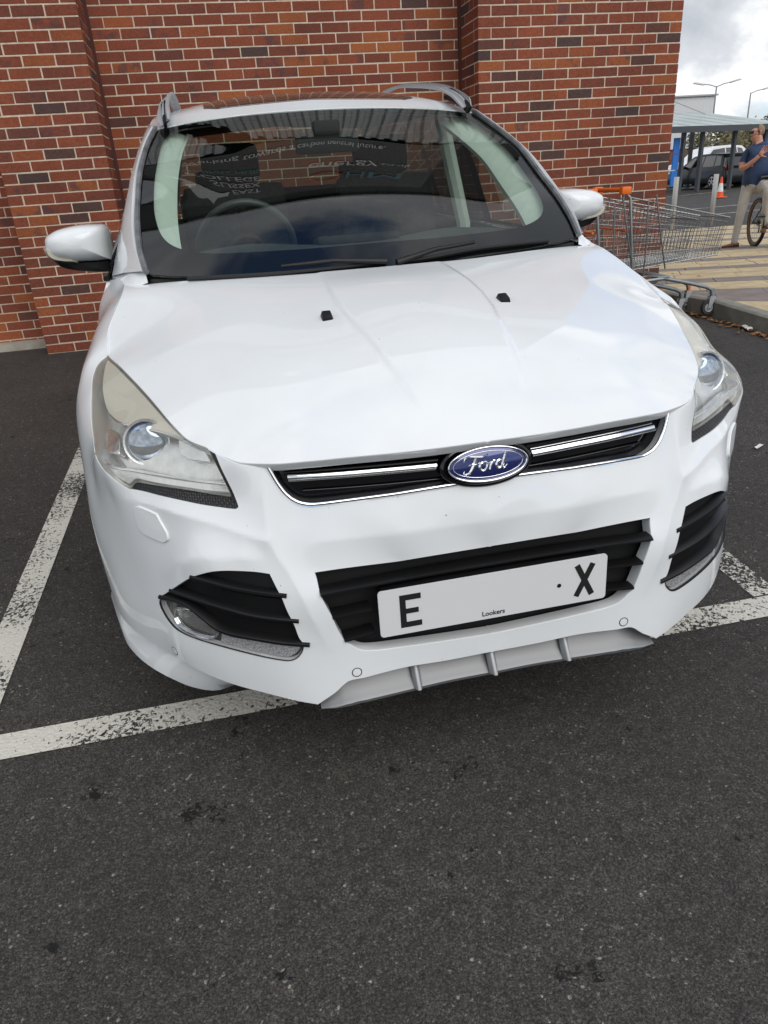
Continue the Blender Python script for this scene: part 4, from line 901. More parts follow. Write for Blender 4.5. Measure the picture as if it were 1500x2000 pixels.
# --- windscreen, roof, pillars, doors, interior
WSE = [(.691, 1.084, .902), (.706, 1.18, .955), (.712, 1.30, 1.02), (.711, 1.44, 1.09), (.697, 1.61, 1.19), (.672, 1.84, 1.285), (.64, 1.983, 1.349)]
wsp = Patch(WSE + [(0, 1.0, .868), (.25, 1.01, .872), (.5, 1.04, .884), (0, 2.05, 1.395), (.3, 2.04, 1.387), (.5, 2.015, 1.371), (0, 1.5, 1.152), (0, 1.25, 1.020), (0, 1.78, 1.282), (.4, 1.5, 1.142), (.4, 1.25, 1.014), (.4, 1.78, 1.268)], (0, -.5, .87), mirror=.8, lam=2e-4)
ws_glass = mat('windscreen_glass', build=glass_nodes((.70, .80, .74), .0, ior=1.52))
ws_out = [(0, 1.0, .868), (.25, 1.01, .872), (.5, 1.04, .884), (.62, 1.062, .893)] + WSE + [(.5, 2.015, 1.371), (.3, 2.04, 1.387), (0, 2.05, 1.395)]
fr_in = [(0, 1.115, .93), (.25, 1.118, .93), (.5, 1.145, .935), (.60, 1.19, .96), (.645, 1.26, .99), (.664, 1.38, 1.06), (.662, 1.5, 1.13), (.648, 1.65, 1.2), (.625, 1.86, 1.29), (.590, 1.952, 1.33), (.5, 1.985, 1.35), (.3, 2.010, 1.365), (0, 2.020, 1.37)]
windscreen = panel('windscreen', wsp, ws_out, ws_glass, car, step=.03, flange=.004)
frit = mat('windscreen_frit', (.006, .006, .007), .9, 0, .0)
panel('windscreen_border', wsp, ws_out + fr_in[::-1], frit, windscreen, step=.02, off=-.003, flange=0)
CANT = [(.83, 1.33, .885), (.805, 1.42, .97), (.78, 1.52, 1.06), (.742, 1.70, 1.185), (.708, 1.96, 1.297), (.676, 2.2, 1.385), (.664, 2.5, 1.438), (.66, 3.0, 1.475), (.655, 3.6, 1.48), (.63, 4.15, 1.435)]
pil_o = CANT[:6]; pil_i = WSE
mid = [tuple((np.array(a) + np.array(b)) / 2 + (.012, -.010, .010)) for a, b in zip([(.702, 1.10, .898), (.722, 1.22, .968), (.724, 1.36, 1.045), (.712, 1.56, 1.155), (.682, 1.82, 1.272), (.648, 1.99, 1.350)], pil_o)]
gpil = [(.700, 1.088, .900), (.720, 1.20, .966), (.725, 1.36, 1.05), (.711, 1.58, 1.172), (.682, 1.83, 1.280), (.648, 1.99, 1.350)]
strip = noise_mat('pillar_trim', (.10, .105, .11), (.25, .26, .27), 14, .35, metal=.4)
for sd in (-1, 1):
    loft('pillar', [gpil, [tuple(np.array(p) + (.010, -.006, .012)) for p in gpil], mid, pil_o, [tuple(np.array(p) + (.004, .03, -.006)) for p in pil_o]], white, car, sd)
    b = MB(); b.tube([(p[0] * sd, p[1] - .003, p[2] + .006) for p in catmull(np.array(WSE) + (.006, 0, 0), .03, False)], .009, 6); b.build('pillar_seal', strip, car)
    # cowl corner between bonnet and pillar foot
    loft('pillar_foot', [[(.698, 1.080, .878), (.735, 1.095, .868), (.7694, 1.112, .862)], [(.700, 1.086, .896), (.742, 1.118, .889), (.782, 1.165, .880)], [(.700, 1.088, .900), (.748, 1.150, .900), (.800, 1.250, .8815)], [(.716, 1.16, .940), (.772, 1.25, .917), (.832, 1.345, .8765)], [(.724, 1.28, 1.005), (.775, 1.34, .975), (.818, 1.385, .93)]], white, car, sd, .02)
# roof
rfp = Patch([(0, 2.05, 1.397), (0, 2.12, 1.422), (0, 2.2, 1.449), (0, 2.35, 1.483), (0, 2.6, 1.514), (0, 3.0, 1.55), (0, 3.6, 1.562), (0, 4.2, 1.53), (.44, 2.028, 1.377), (.44, 2.2, 1.430), (.44, 2.6, 1.491), (.44, 3.2, 1.535), (.44, 4.15, 1.505),
             (.64, 1.985, 1.351), (.60, 2.0, 1.358), (.60, 2.2, 1.409), (.60, 2.6, 1.462), (.60, 3.2, 1.502), (.60, 4.15, 1.47)] + CANT[5:], (0, -.1, 1), mirror=.8, lam=1e-5)
rf_out = [(0, 2.053, 1.397), (.3, 2.043, 1.388), (.5, 2.018, 1.372), (.60, 2.0, 1.358), (.642, 1.988, 1.351), (.66, 2.09, 1.38)] + CANT[5:] + [(.4, 4.2, 1.5), (0, 4.22, 1.53)]
roof = panel('roof', rfp, rf_out, white, car, step=.035, flange=.01)
dglass = mat('dark_glass', (.01, .012, .012), .03, 0, .8, 1.0, .0)
panel('sunroof', rfp, [(0, 2.33, 0), (.40, 2.32, 0), (.45, 2.36, 0), (.45, 3.5, 0), (.40, 3.55, 0), (0, 3.56, 0)], dglass, roof, step=.04, off=.003, flange=.003)
rail_m = mat('rail_silver', (.40, .41, .42), .5, .35)
for sd in (-1, 1):
    rl = empty('roof_rail'); rl.parent = car
    C_ = [(.600, 1.945, 1.356), (.603, 2.0, 1.380), (.604, 2.08, 1.410), (.603, 2.18, 1.438), (.601, 2.32, 1.468), (.598, 2.6, 1.508), (.597, 3.1, 1.562), (.593, 3.6, 1.564), (.588, 3.9, 1.54), (.584, 4.02, 1.50)]
    C_ = catmull(np.array(C_), .03, False); nn = np.tile((.25, 0, 1.0), (len(C_), 1)); wv = np.interp(np.linspace(0, 1, len(C_)), [0, .04, .12, .9, 1], [.8, 1.15, 1, 1, .5])
    V, F = sweep_data(C_ * [sd, 1, 1], nn * [sd, 1, 1], rsec(.030, .052, .35), False, wv); b = MB(); b.add(V, F, True); b.build('rail_bar', rail_m, rl)
    for ys_, L in ((2.06, [(.602, 1.915, 1.345), (.604, 1.98, 1.372), (.606, 2.10, 1.405), (.606, 2.22, 1.432)]), (3.9, [(.59, 3.7, 1.50), (.588, 3.9, 1.495), (.585, 4.05, 1.485)])):
        L = catmull(np.array(L), .03, False); V, F = sweep_data(L * [sd, 1, 1], np.tile((.2 * sd, 0, 1), (len(L), 1)), rsec(.05, .030, .2, 2, -.01), False, np.linspace(.55, 1.0, len(L)) if ys_ < 3 else None); b = MB(); b.add(V, F, True); b.build('rail_foot', blk, rl)
# flanks: side panels, side glass, tail
def pitch(y): return .05 * (y - .86)
sidep = Patch([(a, y, z + pitch(y) * .55) for y in (1.35, 2.2, 3.0, 3.8, 4.3) for (a, z) in ((.885, .0), (.915, .10), (.920, .3), (.922, .5), (.915, .66), (.89, .78), (.852, .858))] + [], (1, 0, .12), lam=1e-4)
sz = lambda y: pitch(y) * .55
belt = [(.852, y, .858 + sz(y)) for y in (1.36, 1.8, 2.4, 3.0, 3.6, 4.05)]
def sp(y, z): return (.9, y, z + sz(y))
win_t = [(.80, 1.50, 1.03)]
tint = mat('side_glass', build=glass_nodes((.62, .70, .66), .0, ior=1.5)); tint2 = mat('privacy_glass', build=glass_nodes((.16, .18, .18), .0, ior=1.5))
for sd in (-1, 1):
    for (y0, y1, nm) in ((1.365, 2.33, 'door'), (2.336, 3.16, 'door')):
        o_ = [sp(y0, .03), sp(y1, .03), sp(y1, .4), sp(y1, .78), (.86, y1, .852 + sz(y1)), (.86, (y0 + y1) / 2, .852 + sz((y0 + y1) / 2)), (.86, y0, .852 + sz(y0)), sp(y0, .78), sp(y0, .4)]
        d_ = panel('door', sidep, o_, white, car, side=sd, step=.06, flange=.015)
        hy = y1 - .14; b = MB(); L = np.array([(.925, hy - .1, .67 + sz(hy)), (.95, hy - .05, .675 + sz(hy)), (.95, hy + .05, .68 + sz(hy)), (.925, hy + .1, .68 + sz(hy))]) * [sd, 1, 1]; b.tube(catmull(L, .02, False), .012, 8); b.build('door_handle', white, d_)
    ra = [(3.62 + .40 * math.cos(R(t)), .276 + .40 * math.sin(R(t))) for t in range(200, -21, -20)]
    q_ = [sp(3.166, .04)] + [(.9, y, z) for y, z in ra if z > .14] + [sp(4.30, .1), sp(4.32, .6), sp(4.2, .80), (.86, 4.05, .86 + sz(4.05)), (.86, 3.166, .852 + sz(3.166)), sp(3.166, .4)]
    panel('rear_quarter', sidep, q_, white, car, side=sd, step=.06, flange=.02)
    b = MB(); b.add([(sd * a, y, z) for y in (1.3, 3.15) for a, z in ((.90, .03 + sz(y)), (.905, -.02 + sz(y)), (.86, -.06 + sz(y)), (.70, -.05 + sz(y)))], [(0, 1, 5, 4), (1, 2, 6, 5), (2, 3, 7, 6)], True); b.build('sill', blk, car)
    # glass: front door, rear door, quarter
    def cant(y):
        C_ = np.array(CANT); return np.array([np.interp(y, C_[:, 1], C_[:, 0]), y, np.interp(y, C_[:, 1], C_[:, 2])])
    def gl(name, yb0, yb1, yt0, yt1, m):
        n = 8; L = []
        for k in range(n + 1):
            t = k / n; yb = yb0 + (yb1 - yb0) * t; yt = yt0 + (yt1 - yt0) * t; bt = np.array((.846, yb, .86 + sz(yb))); tp = cant(yt) - (.006, 0, .012); L.append([bt, bt * .5 + tp * .5 + (.012, 0, .008), tp])
        L = np.array(L) * [sd, 1, 1]; b = MB(); b.add(L.reshape(-1, 3), [(i * 3 + j, i * 3 + j + 1, i * 3 + j + 4, i * 3 + j + 3) for i in range(n) for j in range(2)], True); return b.build(name, m, car)
    gl('side_window', 1.50, 2.30, 1.60, 2.33, tint); gl('side_window', 2.40, 3.10, 2.40, 3.06, tint2); gl('side_window', 3.18, 3.75, 3.14, 3.62, tint2)
    gl('window_post', 2.30, 2.40, 2.33, 2.40, gblk); gl('window_post', 3.10, 3.18, 3.06, 3.14, gblk); gl('window_post', 3.75, 4.10, 3.62, 4.12, white); gl('window_post', 1.36, 1.50, 1.40, 1.60, gblk)
    b = MB(); b.tube([(sd * (p[0] + .004), p[1], p[2] + .004) for p in belt], .009, 6); b.build('belt_trim', blk, car)
    # mirror
    hs = [(1.079, .998), (1.065, 1.012), (1.036, 1.026), (1.004, 1.033), (.959, 1.038), (.918, 1.038), (.878, 1.033), (.866, 1.020), (.861, .996), (.860, .952), (.859, .913), (.921, .911), (.973, .913), (1.013, .918), (1.052, .928), (1.074, .943), (1.082, .966)]
    hs = catmull(np.array(hs), .012, True, 60); mc = np.array((.94, .972))
    mr = empty('door_mirror'); mr.parent = car
    def rings(name, out, spec, m, par):
        n = len(out); v = []; f = []; c = out.mean(0)
        for (s, y, dz) in spec:
            for p in out: q = c + (p - c) * s; v.append((sd * q[0], y, q[1] + dz))
        for i in range(len(spec) - 1):
            for k in range(n): l = (k + 1) % n; f.append((i * n + k, i * n + l, (i + 1) * n + l, (i + 1) * n + k))
        f.append(tuple((len(spec) - 1) * n + k for k in range(n))); f.append(tuple(range(n)))
        b = MB(); b.add(v, f, True); return b.build(name, m, par)
    rings('mirror_shell', hs, [(.93, 1.80, 0), (1.0, 1.77, 0), (1.0, 1.70, 0), (.975, 1.655, .0), (.90, 1.62, .002), (.74, 1.593, .004), (.5, 1.577, .005), (.2, 1.57, .005)], white, mr)
    ind = catmull(np.array([(1.083, .971), (1.053, .955), (1.011, .946), (.990, .939), (.979, .927), (.973, .913), (1.013, .9175), (1.052, .9275), (1.075, .943)]), .012, True, 60)
    rings('mirror_indicator', ind, [(1.04, 1.76, 0), (1.04, 1.67, 0), (1.02, 1.640, .001), (.94, 1.614, .002), (.70, 1.600, .003)], mat('indicator_lens', (.55, .52, .42), .2, 0, .5, .8), mr)
    bs = catmull(np.array([(1.066, .926), (1.013, .918), (.858, .912), (.860, .870), (.914, .874), (.984, .884), (1.03, .895), (1.053, .908)]), .012, True, 60)
    rings('mirror_base', bs, [(.95, 1.77, 0), (1.0, 1.73, 0), (1.0, 1.67, 0), (.85, 1.63, .004), (.5, 1.615, .006)], blk, mr)
    b = MB(); b.box((sd * .97, 1.802, .972), (.19, .004, .10)); b.build('mirror_glass', chrome, mr)
# tail
b = MB()
tl = [[(a, y + dy, z + sz(4.3)) for a in np.linspace(-.86, .86, 15)] for (y, z, dy) in ((4.36, .10, 0), (4.46, .22, 0), (4.48, .45, 0), (4.43, .62, 0), (4.37, .84, 0), (4.33, .88, 0))]
tl = [[(a, y - .25 * (abs(a) / .86) ** 3, z) for a, y, z in r_] for r_ in tl]
b.add(np.array(tl).reshape(-1, 3), [(i * 15 + j, i * 15 + j + 1, (i + 1) * 15 + j + 1, (i + 1) * 15 + j) for i in range(5) for j in range(14)], True); b.build('tailgate', white, car)
b = MB(); b.add([(-.72, 4.26, .98), (.72, 4.26, .98), (.58, 4.18, 1.47), (-.58, 4.18, 1.47), (0, 4.34, .98), (0, 4.24, 1.49)], [(0, 4, 5, 3), (4, 1, 2, 5)], True); b.build('rear_window', mat('rear_glass', build=glass_nodes((.42, .48, .45), .0, ior=1.5)), car)
for sd in (-1, 1):
    b = MB(); b.add([(sd * .86, 4.08, .98), (sd * .72, 4.265, .98), (sd * .58, 4.185, 1.475), (sd * .63, 4.13, 1.45)], [(0, 1, 2, 3)]); b.build('tail_pillar', white, car)
    b = MB(); b.box((sd * .80, 4.26, .80), (.16, .14, .20)); b.build('tail_lamp', mat('tail_red', (.25, .01, .01), .15, 0, .5, .8), car, bevel=.02)
# wheels
alloy = mat('alloy', (.55, .56, .58), .3, .9)
def wheel(x, y, z, sd):
    w = empty('wheel'); w.parent = car
    b = MB(); rr = .345
    b.lathe([(.235, -.10), (.29, -.112), (.33, -.105), (.345, -.085), (.345, .085), (.33, .105), (.29, .112), (.235, .10), (.235, -.10)], (x, y, z), 'X', 40); b.build('tyre', rubber, w)
    b = MB(); b.lathe([(.236, -.09), (.236, .09), (.222, .10), (.216, .07), (.21, 0.)], (x, y, z), 'X', 40) if sd > 0 else b.lathe([(.236, .09), (.236, -.09), (.222, -.10), (.216, -.07), (.21, 0.)], (x, y, z), 'X', 40)
    b.lathe([(.055, sd * .06), (.05, sd * .085), (.0001, sd * .088)], (x, y, z), 'X', 20)
    for k in range(5):
        a = 2 * math.pi * k / 5 + .3; r_ = Matrix.Rotation(a, 3, 'X')
        for off_ in (-.025, .025):
            c = r_ @ Vector((sd * .07, off_ * 1.2, .135)); b.box((x + c.x, y + c.y, z + c.z), (.022, .026, .18), r_)
    b.build('rim', alloy, w); b = MB(); b.lathe([(.0001, 0), (.15, 0)], (x + sd * .02, y, z), 'X', 24); b.build('brake_disc', mat('disc', (.2, .2, .2), .4, .9), w)
for sd in (-1, 1):
    wheel(sd * .79, .93, .140, sd); wheel(sd * .79, 3.62, .276, sd)
    for yy, zz in ((.93, .140), (3.62, .276)):
        b = MB(); n = 18; v = [(sd * a, yy + .39 * math.cos(R(t)), zz + .39 * math.sin(R(t))) for a in (.855, .60) for t in np.linspace(-15, 195, n)]
        b.add(v, [(i, i + 1, n + i + 1, n + i) for i in range(n - 1)], True); b.build('wheel_arch_liner', dark, car)
# interior
inr = mat('interior_black', (.012, .012, .013), .75); pale = noise_mat('interior_pale', (.66, .66, .61), (.72, .72, .67), 30, .8)
seatm = noise_mat('seat_cloth', (.012, .012, .013), (.025, .025, .027), 60, .9)
dash = Patch([(0, 1.03, .865), (.5, 1.07, .872), (.68, 1.10, .885), (0, 1.3, .905), (.35, 1.3, .912), (.68, 1.3, .905), (0, 1.55, .905), (-.0, 1.66, .86), (.36, 1.55, .935), (.36, 1.68, .90), (.7, 1.55, .90), (.72, 1.68, .85)], (0, -.1, 1), mirror=.8, lam=1e-4)
panel('dashboard', dash, [(0, 1.03, .86), (.5, 1.07, .87), (.69, 1.10, .88), (.73, 1.3, .9), (.76, 1.66, .86), (.4, 1.69, .88), (0, 1.66, .86)], noise_mat('dash_soft', (.045, .046, .047), (.060, .061, .062), 20, .65), car, step=.04, flange=.25)
b = MB(); b.box((.02, 1.50, .925), (.30, .16, .03), Matrix.Rotation(R(-6), 3, 'X')); b.build('dash_screen_hood', inr, car, bevel=.012)
st = empty('steering_wheel'); st.parent = car
sc_ = Vector((-.365, 1.80, .90)); srot = Matrix.Rotation(R(-68), 3, 'X')
b = MB(); b.tube([sc_ + srot @ Vector((.185 * math.cos(t), .185 * math.sin(t), 0)) for t in np.linspace(0, 2 * math.pi, 40, endpoint=False)], .0165, 10, closed=True); b.build('rim', mat('leather_dark', (.05, .05, .05), .35), st)
b = MB(); b.lathe([(.0001, .02), (.06, .015), (.075, -.01), (.07, -.04)], n=20); b.v = [tuple(sc_ + srot @ Vector(p)) for p in b.v]
for a in (0, 180, 270): b.tube([sc_ + srot @ Vector((.05 * math.cos(R(a)), .05 * math.sin(R(a)), 0)), sc_ + srot @ Vector((.18 * math.cos(R(a)), .18 * math.sin(R(a)), 0))], .018, 8)
b.build('hub', inr, st)
for x, y in ((-.365, 2.25), (.365, 2.25)):
    s_ = empty('seat'); s_.parent = car
    b = MB(); b.box((x, y - .10, .52), (.50, .52, .16)); b.build('cushion', seatm, s_, bevel=.05)
    b = MB(); b.box((x, y + .22, .84), (.48, .13, .62), Matrix.Rotation(R(-14), 3, 'X')); b.build('backrest', seatm, s_, bevel=.045)
    b = MB(); b.box((x, y + .33, 1.235), (.27, .09, .17), Matrix.Rotation(R(-8), 3, 'X')); b.build('headrest', seatm, s_, bevel=.035)
    b = MB()
    for dx in (-.06, .06): b.tube([(x + dx, y + .29, 1.10), (x + dx, y + .32, 1.19)], .007, 6)
    b.build('headrest_post', chrome, s_)
bs_ = empty('rear_bench'); bs_.parent = car
b = MB(); b.box((0, 3.0, .55), (1.30, .50, .16)); b.build('cushion', seatm, bs_, bevel=.05)
b = MB(); b.box((0, 3.30, .85), (1.30, .13, .55), Matrix.Rotation(R(-14), 3, 'X')); b.build('backrest', seatm, bs_, bevel=.045)
for x in (-.42, .42):
    b = MB(); b.box((x, 3.40, 1.17), (.26, .08, .13)); b.build('headrest', seatm, bs_, bevel=.03)
    for dx in (-.055, .055): 
        b = MB(); b.lathe([(.008, -.001), (.006, -.003), (.0001, -.0035)], (x + dx, 3.345, 1.10), 'Y', 10); b.build('post_cap', chrome, bs_)
for sd in (-1, 1):
    wi = [(p[0] - .030, p[1] + .012, p[2] - .012) for p in WSE]
    loft('pillar_lining', [wi, [(p[0] - .055, p[1] + .03, p[2] - .004) for p in wi], [(p[0] - .085, p[1] + .07, p[2] - .012) for p in wi], [(p[0] - .07, p[1] + .13, p[2] - .02) for p in wi]], pale, car, sd)
    loft('header_lining', [[(0, 2.02, 1.372), (sd * .3, 2.01, 1.362), (sd * .55, 1.98, 1.345), (sd * .62, 1.95, 1.33)], [(0, 2.10, 1.375), (sd * .3, 2.09, 1.366), (sd * .55, 2.05, 1.345), (sd * .62, 2.0, 1.33)], [(0, 2.25, 1.40), (sd * .3, 2.25, 1.39), (sd * .55, 2.2, 1.36), (sd * .62, 2.15, 1.34)]], pale, car, 1)
    b = MB(); b.add([(sd * .80, 1.45, .86), (sd * .80, 3.3, .93), (sd * .78, 1.45, .45), (sd * .78, 3.3, .45), (sd * .72, 1.45, .84), (sd * .72, 3.3, .90), (sd * .72, 1.45, .45), (sd * .72, 3.3, .45)], [(0, 1, 5, 4), (4, 5, 7, 6)]); b.build('door_card', inr, car)
    b = MB(); b.tube([(sd * .70, 2.36, .5), (sd * .72, 2.36, .9), (sd * .62, 2.36, 1.36)], .035, 8); b.build('centre_pillar', pale, car)
b = MB(); b.add([(-.6, 2.2, 1.37), (.6, 2.2, 1.37), (-.6, 4.1, 1.45), (.6, 4.1, 1.45), (0, 2.2, 1.41), (0, 4.1, 1.49)], [(0, 4, 5, 2), (4, 1, 3, 5)], True); b.build('headlining', inr, car)
b = MB(); b.box((0, 2.5, .42), (1.5, 2.6, .04)); b.build('cabin_floor', inr, car)
im = empty('rear_view_mirror'); im.parent = car
b = MB(); b.box((0, 1.86, 1.265), (.25, .04, .075), Matrix.Rotation(R(8), 3, 'X')); b.build('mirror_case', inr, im, bevel=.014)
b = MB(); b.tube([(0, 1.88, 1.31), (0, 1.86, 1.27)], .012, 8); b.box((.0, 1.875, 1.315), (.10, .10, .05)); b.build('sensor_pod', inr, im, bevel=.012)
# wipers, washer jets
for nm, L in (('wiper', [(-.58, 1.045), (-.45, 1.030), (-.30, 1.020), (-.15, 1.018), (.02, 1.022)]), ('wiper', [(.05, 1.015), (.18, 1.030), (.32, 1.050), (.46, 1.062), (.58, 1.072)])):
    q = np.array([(abs(a), y, 0.9) for a, y in L]); P = []
    for (a, y) in L:
        yy = np.array([(abs(a), y, .88)]); z = .88
        for _ in range(12):
            t_ = wsp.to2([(abs(a), y, z)]); S_ = wsp.at(t_)[0]; z += (S_[2] - z) + (y - S_[1]) * .5
        P.append((a, y, z))
    w = empty(nm); w.parent = car
    b = MB(); V, F = sweep_data(catmull(np.array(P) + (0, -.016, .002), .02, False), np.tile((0, -.5, .87), (len(catmull(np.array(P), .02, False)), 1)), [(.005, -.002), (.005, .002), (0, .005), (-.010, .001), (-.010, -.001), (0, -.005)]); b.add(V, F, True); b.build('blade', rubber, w)
    b = MB(); e = np.array(P[-1] if L[0][0] < 0 else P[0]); m_ = np.array(P[2])
    b.tube([tuple(e + (0, -.03, .005)), tuple((e + m_) / 2 + (0, -.02, .022)), tuple(m_ + (0, -.006, .02))], [.010, .007, .005], 8); b.build('arm', blk, w)
cow = MB(); cow.add([(a, y, z) for (y, z, dz) in ((.955, .842, 0), (1.02, .855, 0)) for a, y, z in [(x_, y + .10 * abs(x_) ** 2, z + .05 * x_ * x_) for x_ in np.linspace(-.62, .62, 15)]], [(j, j + 1, 16 + j, 15 + j) for j in range(14)], True); cow.build('scuttle_panel', blk, car)
for sd in (-1, 1):
    c = np.array(O['washers'][0]); b = MB(); b.box((sd * c[0], c[1], c[2] + .005), (.030, .042, .016), Matrix.Rotation(R(18), 3, 'X'), .75); b.build('washer_jet', blk, car, bevel=.004)
# ================================================================ right of the car: kerb, paving, trolleys and what lies beyond
def pz(y): return gz(y) + .10 if y < 4.2 else .06 - .044 * (min(y, 9.2) - 4.2) - .035 * max(0, min(y, 16) - 9.2) * .6
conc = noise_mat('kerb_concrete', (.16, .155, .13), (.25, .24, .21), 6, .9, .5, 80)
pave_base = mat('paving_bed', (.12, .10, .085), .95)
cream = noise_mat('cream_paver', (.40, .31, .175), (.56, .45, .27), 5, .85, .35, 150)
greyp = noise_mat('grey_paver', (.17, .14, .125), (.24, .20, .18), 5, .85, .35, 150)
py_ = [-6, -3, 0, 1, 2, 3, 3.6, 4.2, 5, 6, 7, 8, 9.2, 10, 12, 14, 16, 19]
v = []; f = []
for y in py_:
    v += [(3.53, y, pz(y)), (16, y, pz(y))]
for i in range(len(py_) - 1): f.append((2 * i, 2 * i + 1, 2 * i + 3, 2 * i + 2))
pavement = tag(mesh_obj('pavement', v, f, pave_base), kind='structure')
def clip(poly, nx, ny, c):
    out = []
    for i in range(len(poly)):
        a, b = poly[i], poly[(i + 1) % len(poly)]; da, db = a[0] * nx + a[1] * ny - c, b[0] * nx + b[1] * ny - c
        if da >= 0: out.append(a)
        if (da >= 0) != (db >= 0): t = da / (da - db); out.append((a[0] + (b[0] - a[0]) * t, a[1] + (b[1] - a[1]) * t))
    return out
edges_s = [2.2, 3.1, 3.55, 4.2, 5.21, 5.92, 6.54, 6.97, 7.99, 8.37, 9.26, 9.70, 11.1, 11.97, 13.2, 13.65, 14.6, 15.05, 16.0, 16.45, 17.6]
random.seed(3); nslab = 0
for bi in range(len(edges_s) - 1):
    s0, s1 = edges_s[bi], edges_s[bi + 1]; isg = (bi % 2 == 0) if False else (bi in (0, 2, 4, 6, 8, 10, 12, 14, 16, 18))
    L = .45 if isg else .6; nrow = max(1, round((s1 - s0) / .45)) if not isg else max(1, round((s1 - s0) / .4))
    for r_ in range(nrow):
        a0 = s0 + (s1 - s0) * r_ / nrow + .003; a1 = s0 + (s1 - s0) * (r_ + 1) / nrow - .003; t = -9 + random.random() * L
        while t < 12:
            q = [(t + .003, a0), (t + L - .003, a0), (t + L - .003, a1), (t + .003, a1)]; t += L
            w = [(u * .866 + s * .5, -u * .5 + s * .866) for u, s in q]
            w = clip(w, 1, 0, 3.535)
            if len(w) < 3: continue
            cx, cy = sum(p[0] for p in w) / len(w), sum(p[1] for p in w) / len(w)
            P = px((cx, cy, pz(cy)))
            if P is None or not (1150 < P[0] < 1850 and 400 < P[1] < 760): continue
            if 1.0 < cx < RPX1 + .05 and cy > WY - .05: continue
            n = len(w); up = random.uniform(.006, .012)
            vv = [(x - cx, y - cy, pz(y) - pz(cy) - .01) for x, y in w] + [(x - cx, y - cy, pz(y) - pz(cy) + up) for x, y in w]
            mesh_obj('paving_slab', vv, [tuple(range(n, 2 * n))] + [(i, (i + 1) % n, n + (i + 1) % n, n + i) for i in range(n)], greyp if isg else cream, pavement, loc=(cx, cy, pz(cy))); nslab += 1
kerb = tag(empty('kerb', (3.46, 4, 0)), kind='structure')
y = -5.0
while y < WY - .02:
    y1 = min(y + .914, WY - .01); b = MB(); prof = lambda yy: [(3.40, gnd(3.4, yy) - .05), (3.40, pz(yy) + .002), (3.425, pz(yy) + .016), (3.525, pz(yy) + .016), (3.525, gnd(3.5, yy) - .05)]
    A = [(x, y + .004, z) for x, z in prof(y)]; Bb = [(x, y1 - .004, z) for x, z in prof(y1)]
    b.add(A + Bb, [(4, 3, 2, 1, 0), (5, 6, 7, 8, 9)] + [(i, i + 1, i + 6, i + 5) for i in range(4)]); b.build('kerb_stone', conc, kerb, (-3.46, -4, 0), bevel=.004); y += .914
# leaf litter and scraps in the channel
leafm = noise_mat('dry_leaf', (.20, .09, .03), (.36, .19, .08), 40, .9)
b = MB(); random.seed(11)
for i in range(130):
    u = random.random(); yy = 3.0 + 1.55 * random.random() ** 1.0; xx = 3.39 - abs(random.gauss(0, .05)) - .01; s = random.uniform(.012, .035)
    c = Vector((xx, yy, gnd(xx, yy) + .006)); rt = Matrix.Rotation(random.uniform(0, 6.3), 3, 'Z') @ Matrix.Rotation(random.uniform(-.6, .6), 3, 'X')
    pts = [Vector((-s, 0, 0)), Vector((0, -.4 * s, .15 * s)), Vector((s, 0, 0)), Vector((0, .4 * s, .15 * s))]; b.add([c + rt @ p + Vector((0, 0, .2 * s)) for p in pts], [(0, 1, 2), (0, 2, 3)])
o = b.build('leaf_litter', leafm); tag(o, 'dry brown leaves gathered along the foot of the kerb', 'leaves', kind='stuff')
b = MB(); random.seed(5)
for i in range(90):
    xx, yy = random.uniform(4, 9), random.uniform(3.8, 11)
    s = random.uniform(.008, .03); c = Vector((xx, yy, pz(yy) + .014)); rt = Matrix.Rotation(random.uniform(0, 6.3), 3, 'Z')
    b.add([c + rt @ p for p in (Vector((-s, 0, 0)), Vector((0, -.4 * s, .006)), Vector((s, 0, 0)), Vector((0, .4 * s, .006)))], [(0, 1, 2), (0, 2, 3)])
o = b.build('scattered_leaves', leafm); tag(o, 'small dry leaves scattered over the striped paving', 'leaves', kind='stuff')
paper = mat('paper_white', (.75, .75, .73), .8)
def scrap(loc, s, rz, label, m=paper):
    n = 5; random.seed(int(loc[0] * 1000)); v = [(-s + 2 * s * i / n, -.3 * s + .6 * s * j / 3 + .1 * s * random.uniform(-1, 1), .12 * s * (1 + random.uniform(-1, 1)) + .003) for j in range(4) for i in range(n + 1)]
    f = [(j * 6 + i, j * 6 + i + 1, j * 6 + i + 7, j * 6 + i + 6) for j in range(3) for i in range(n)]
    o = mesh_obj('paper_scrap', v, f, m, None, True, loc=loc); o.rotation_euler = (0, 0, rz); return tag(o, label, 'litter')
scrap((1.93, 1.55, gz(1.55) + .004), .035, .6, 'crumpled white paper scrap on the asphalt right of the car')
scrap((3.36, 3.55, gnd(3.36, 3.55) + .01), .07, 1.3, 'flat white wrapper lying among leaves at the kerb foot')
scrap((4.05, 4.10, pz(4.10) + .015), .04, .3, 'small white scrap on the grey paving stripe near the kerb')
scrap((-0.747, 0.198, gz(0.198) + .003), .011, .9, 'tiny grey foil scrap on the asphalt before the left bay line', mat('foil', (.4, .4, .42), .3, .6))
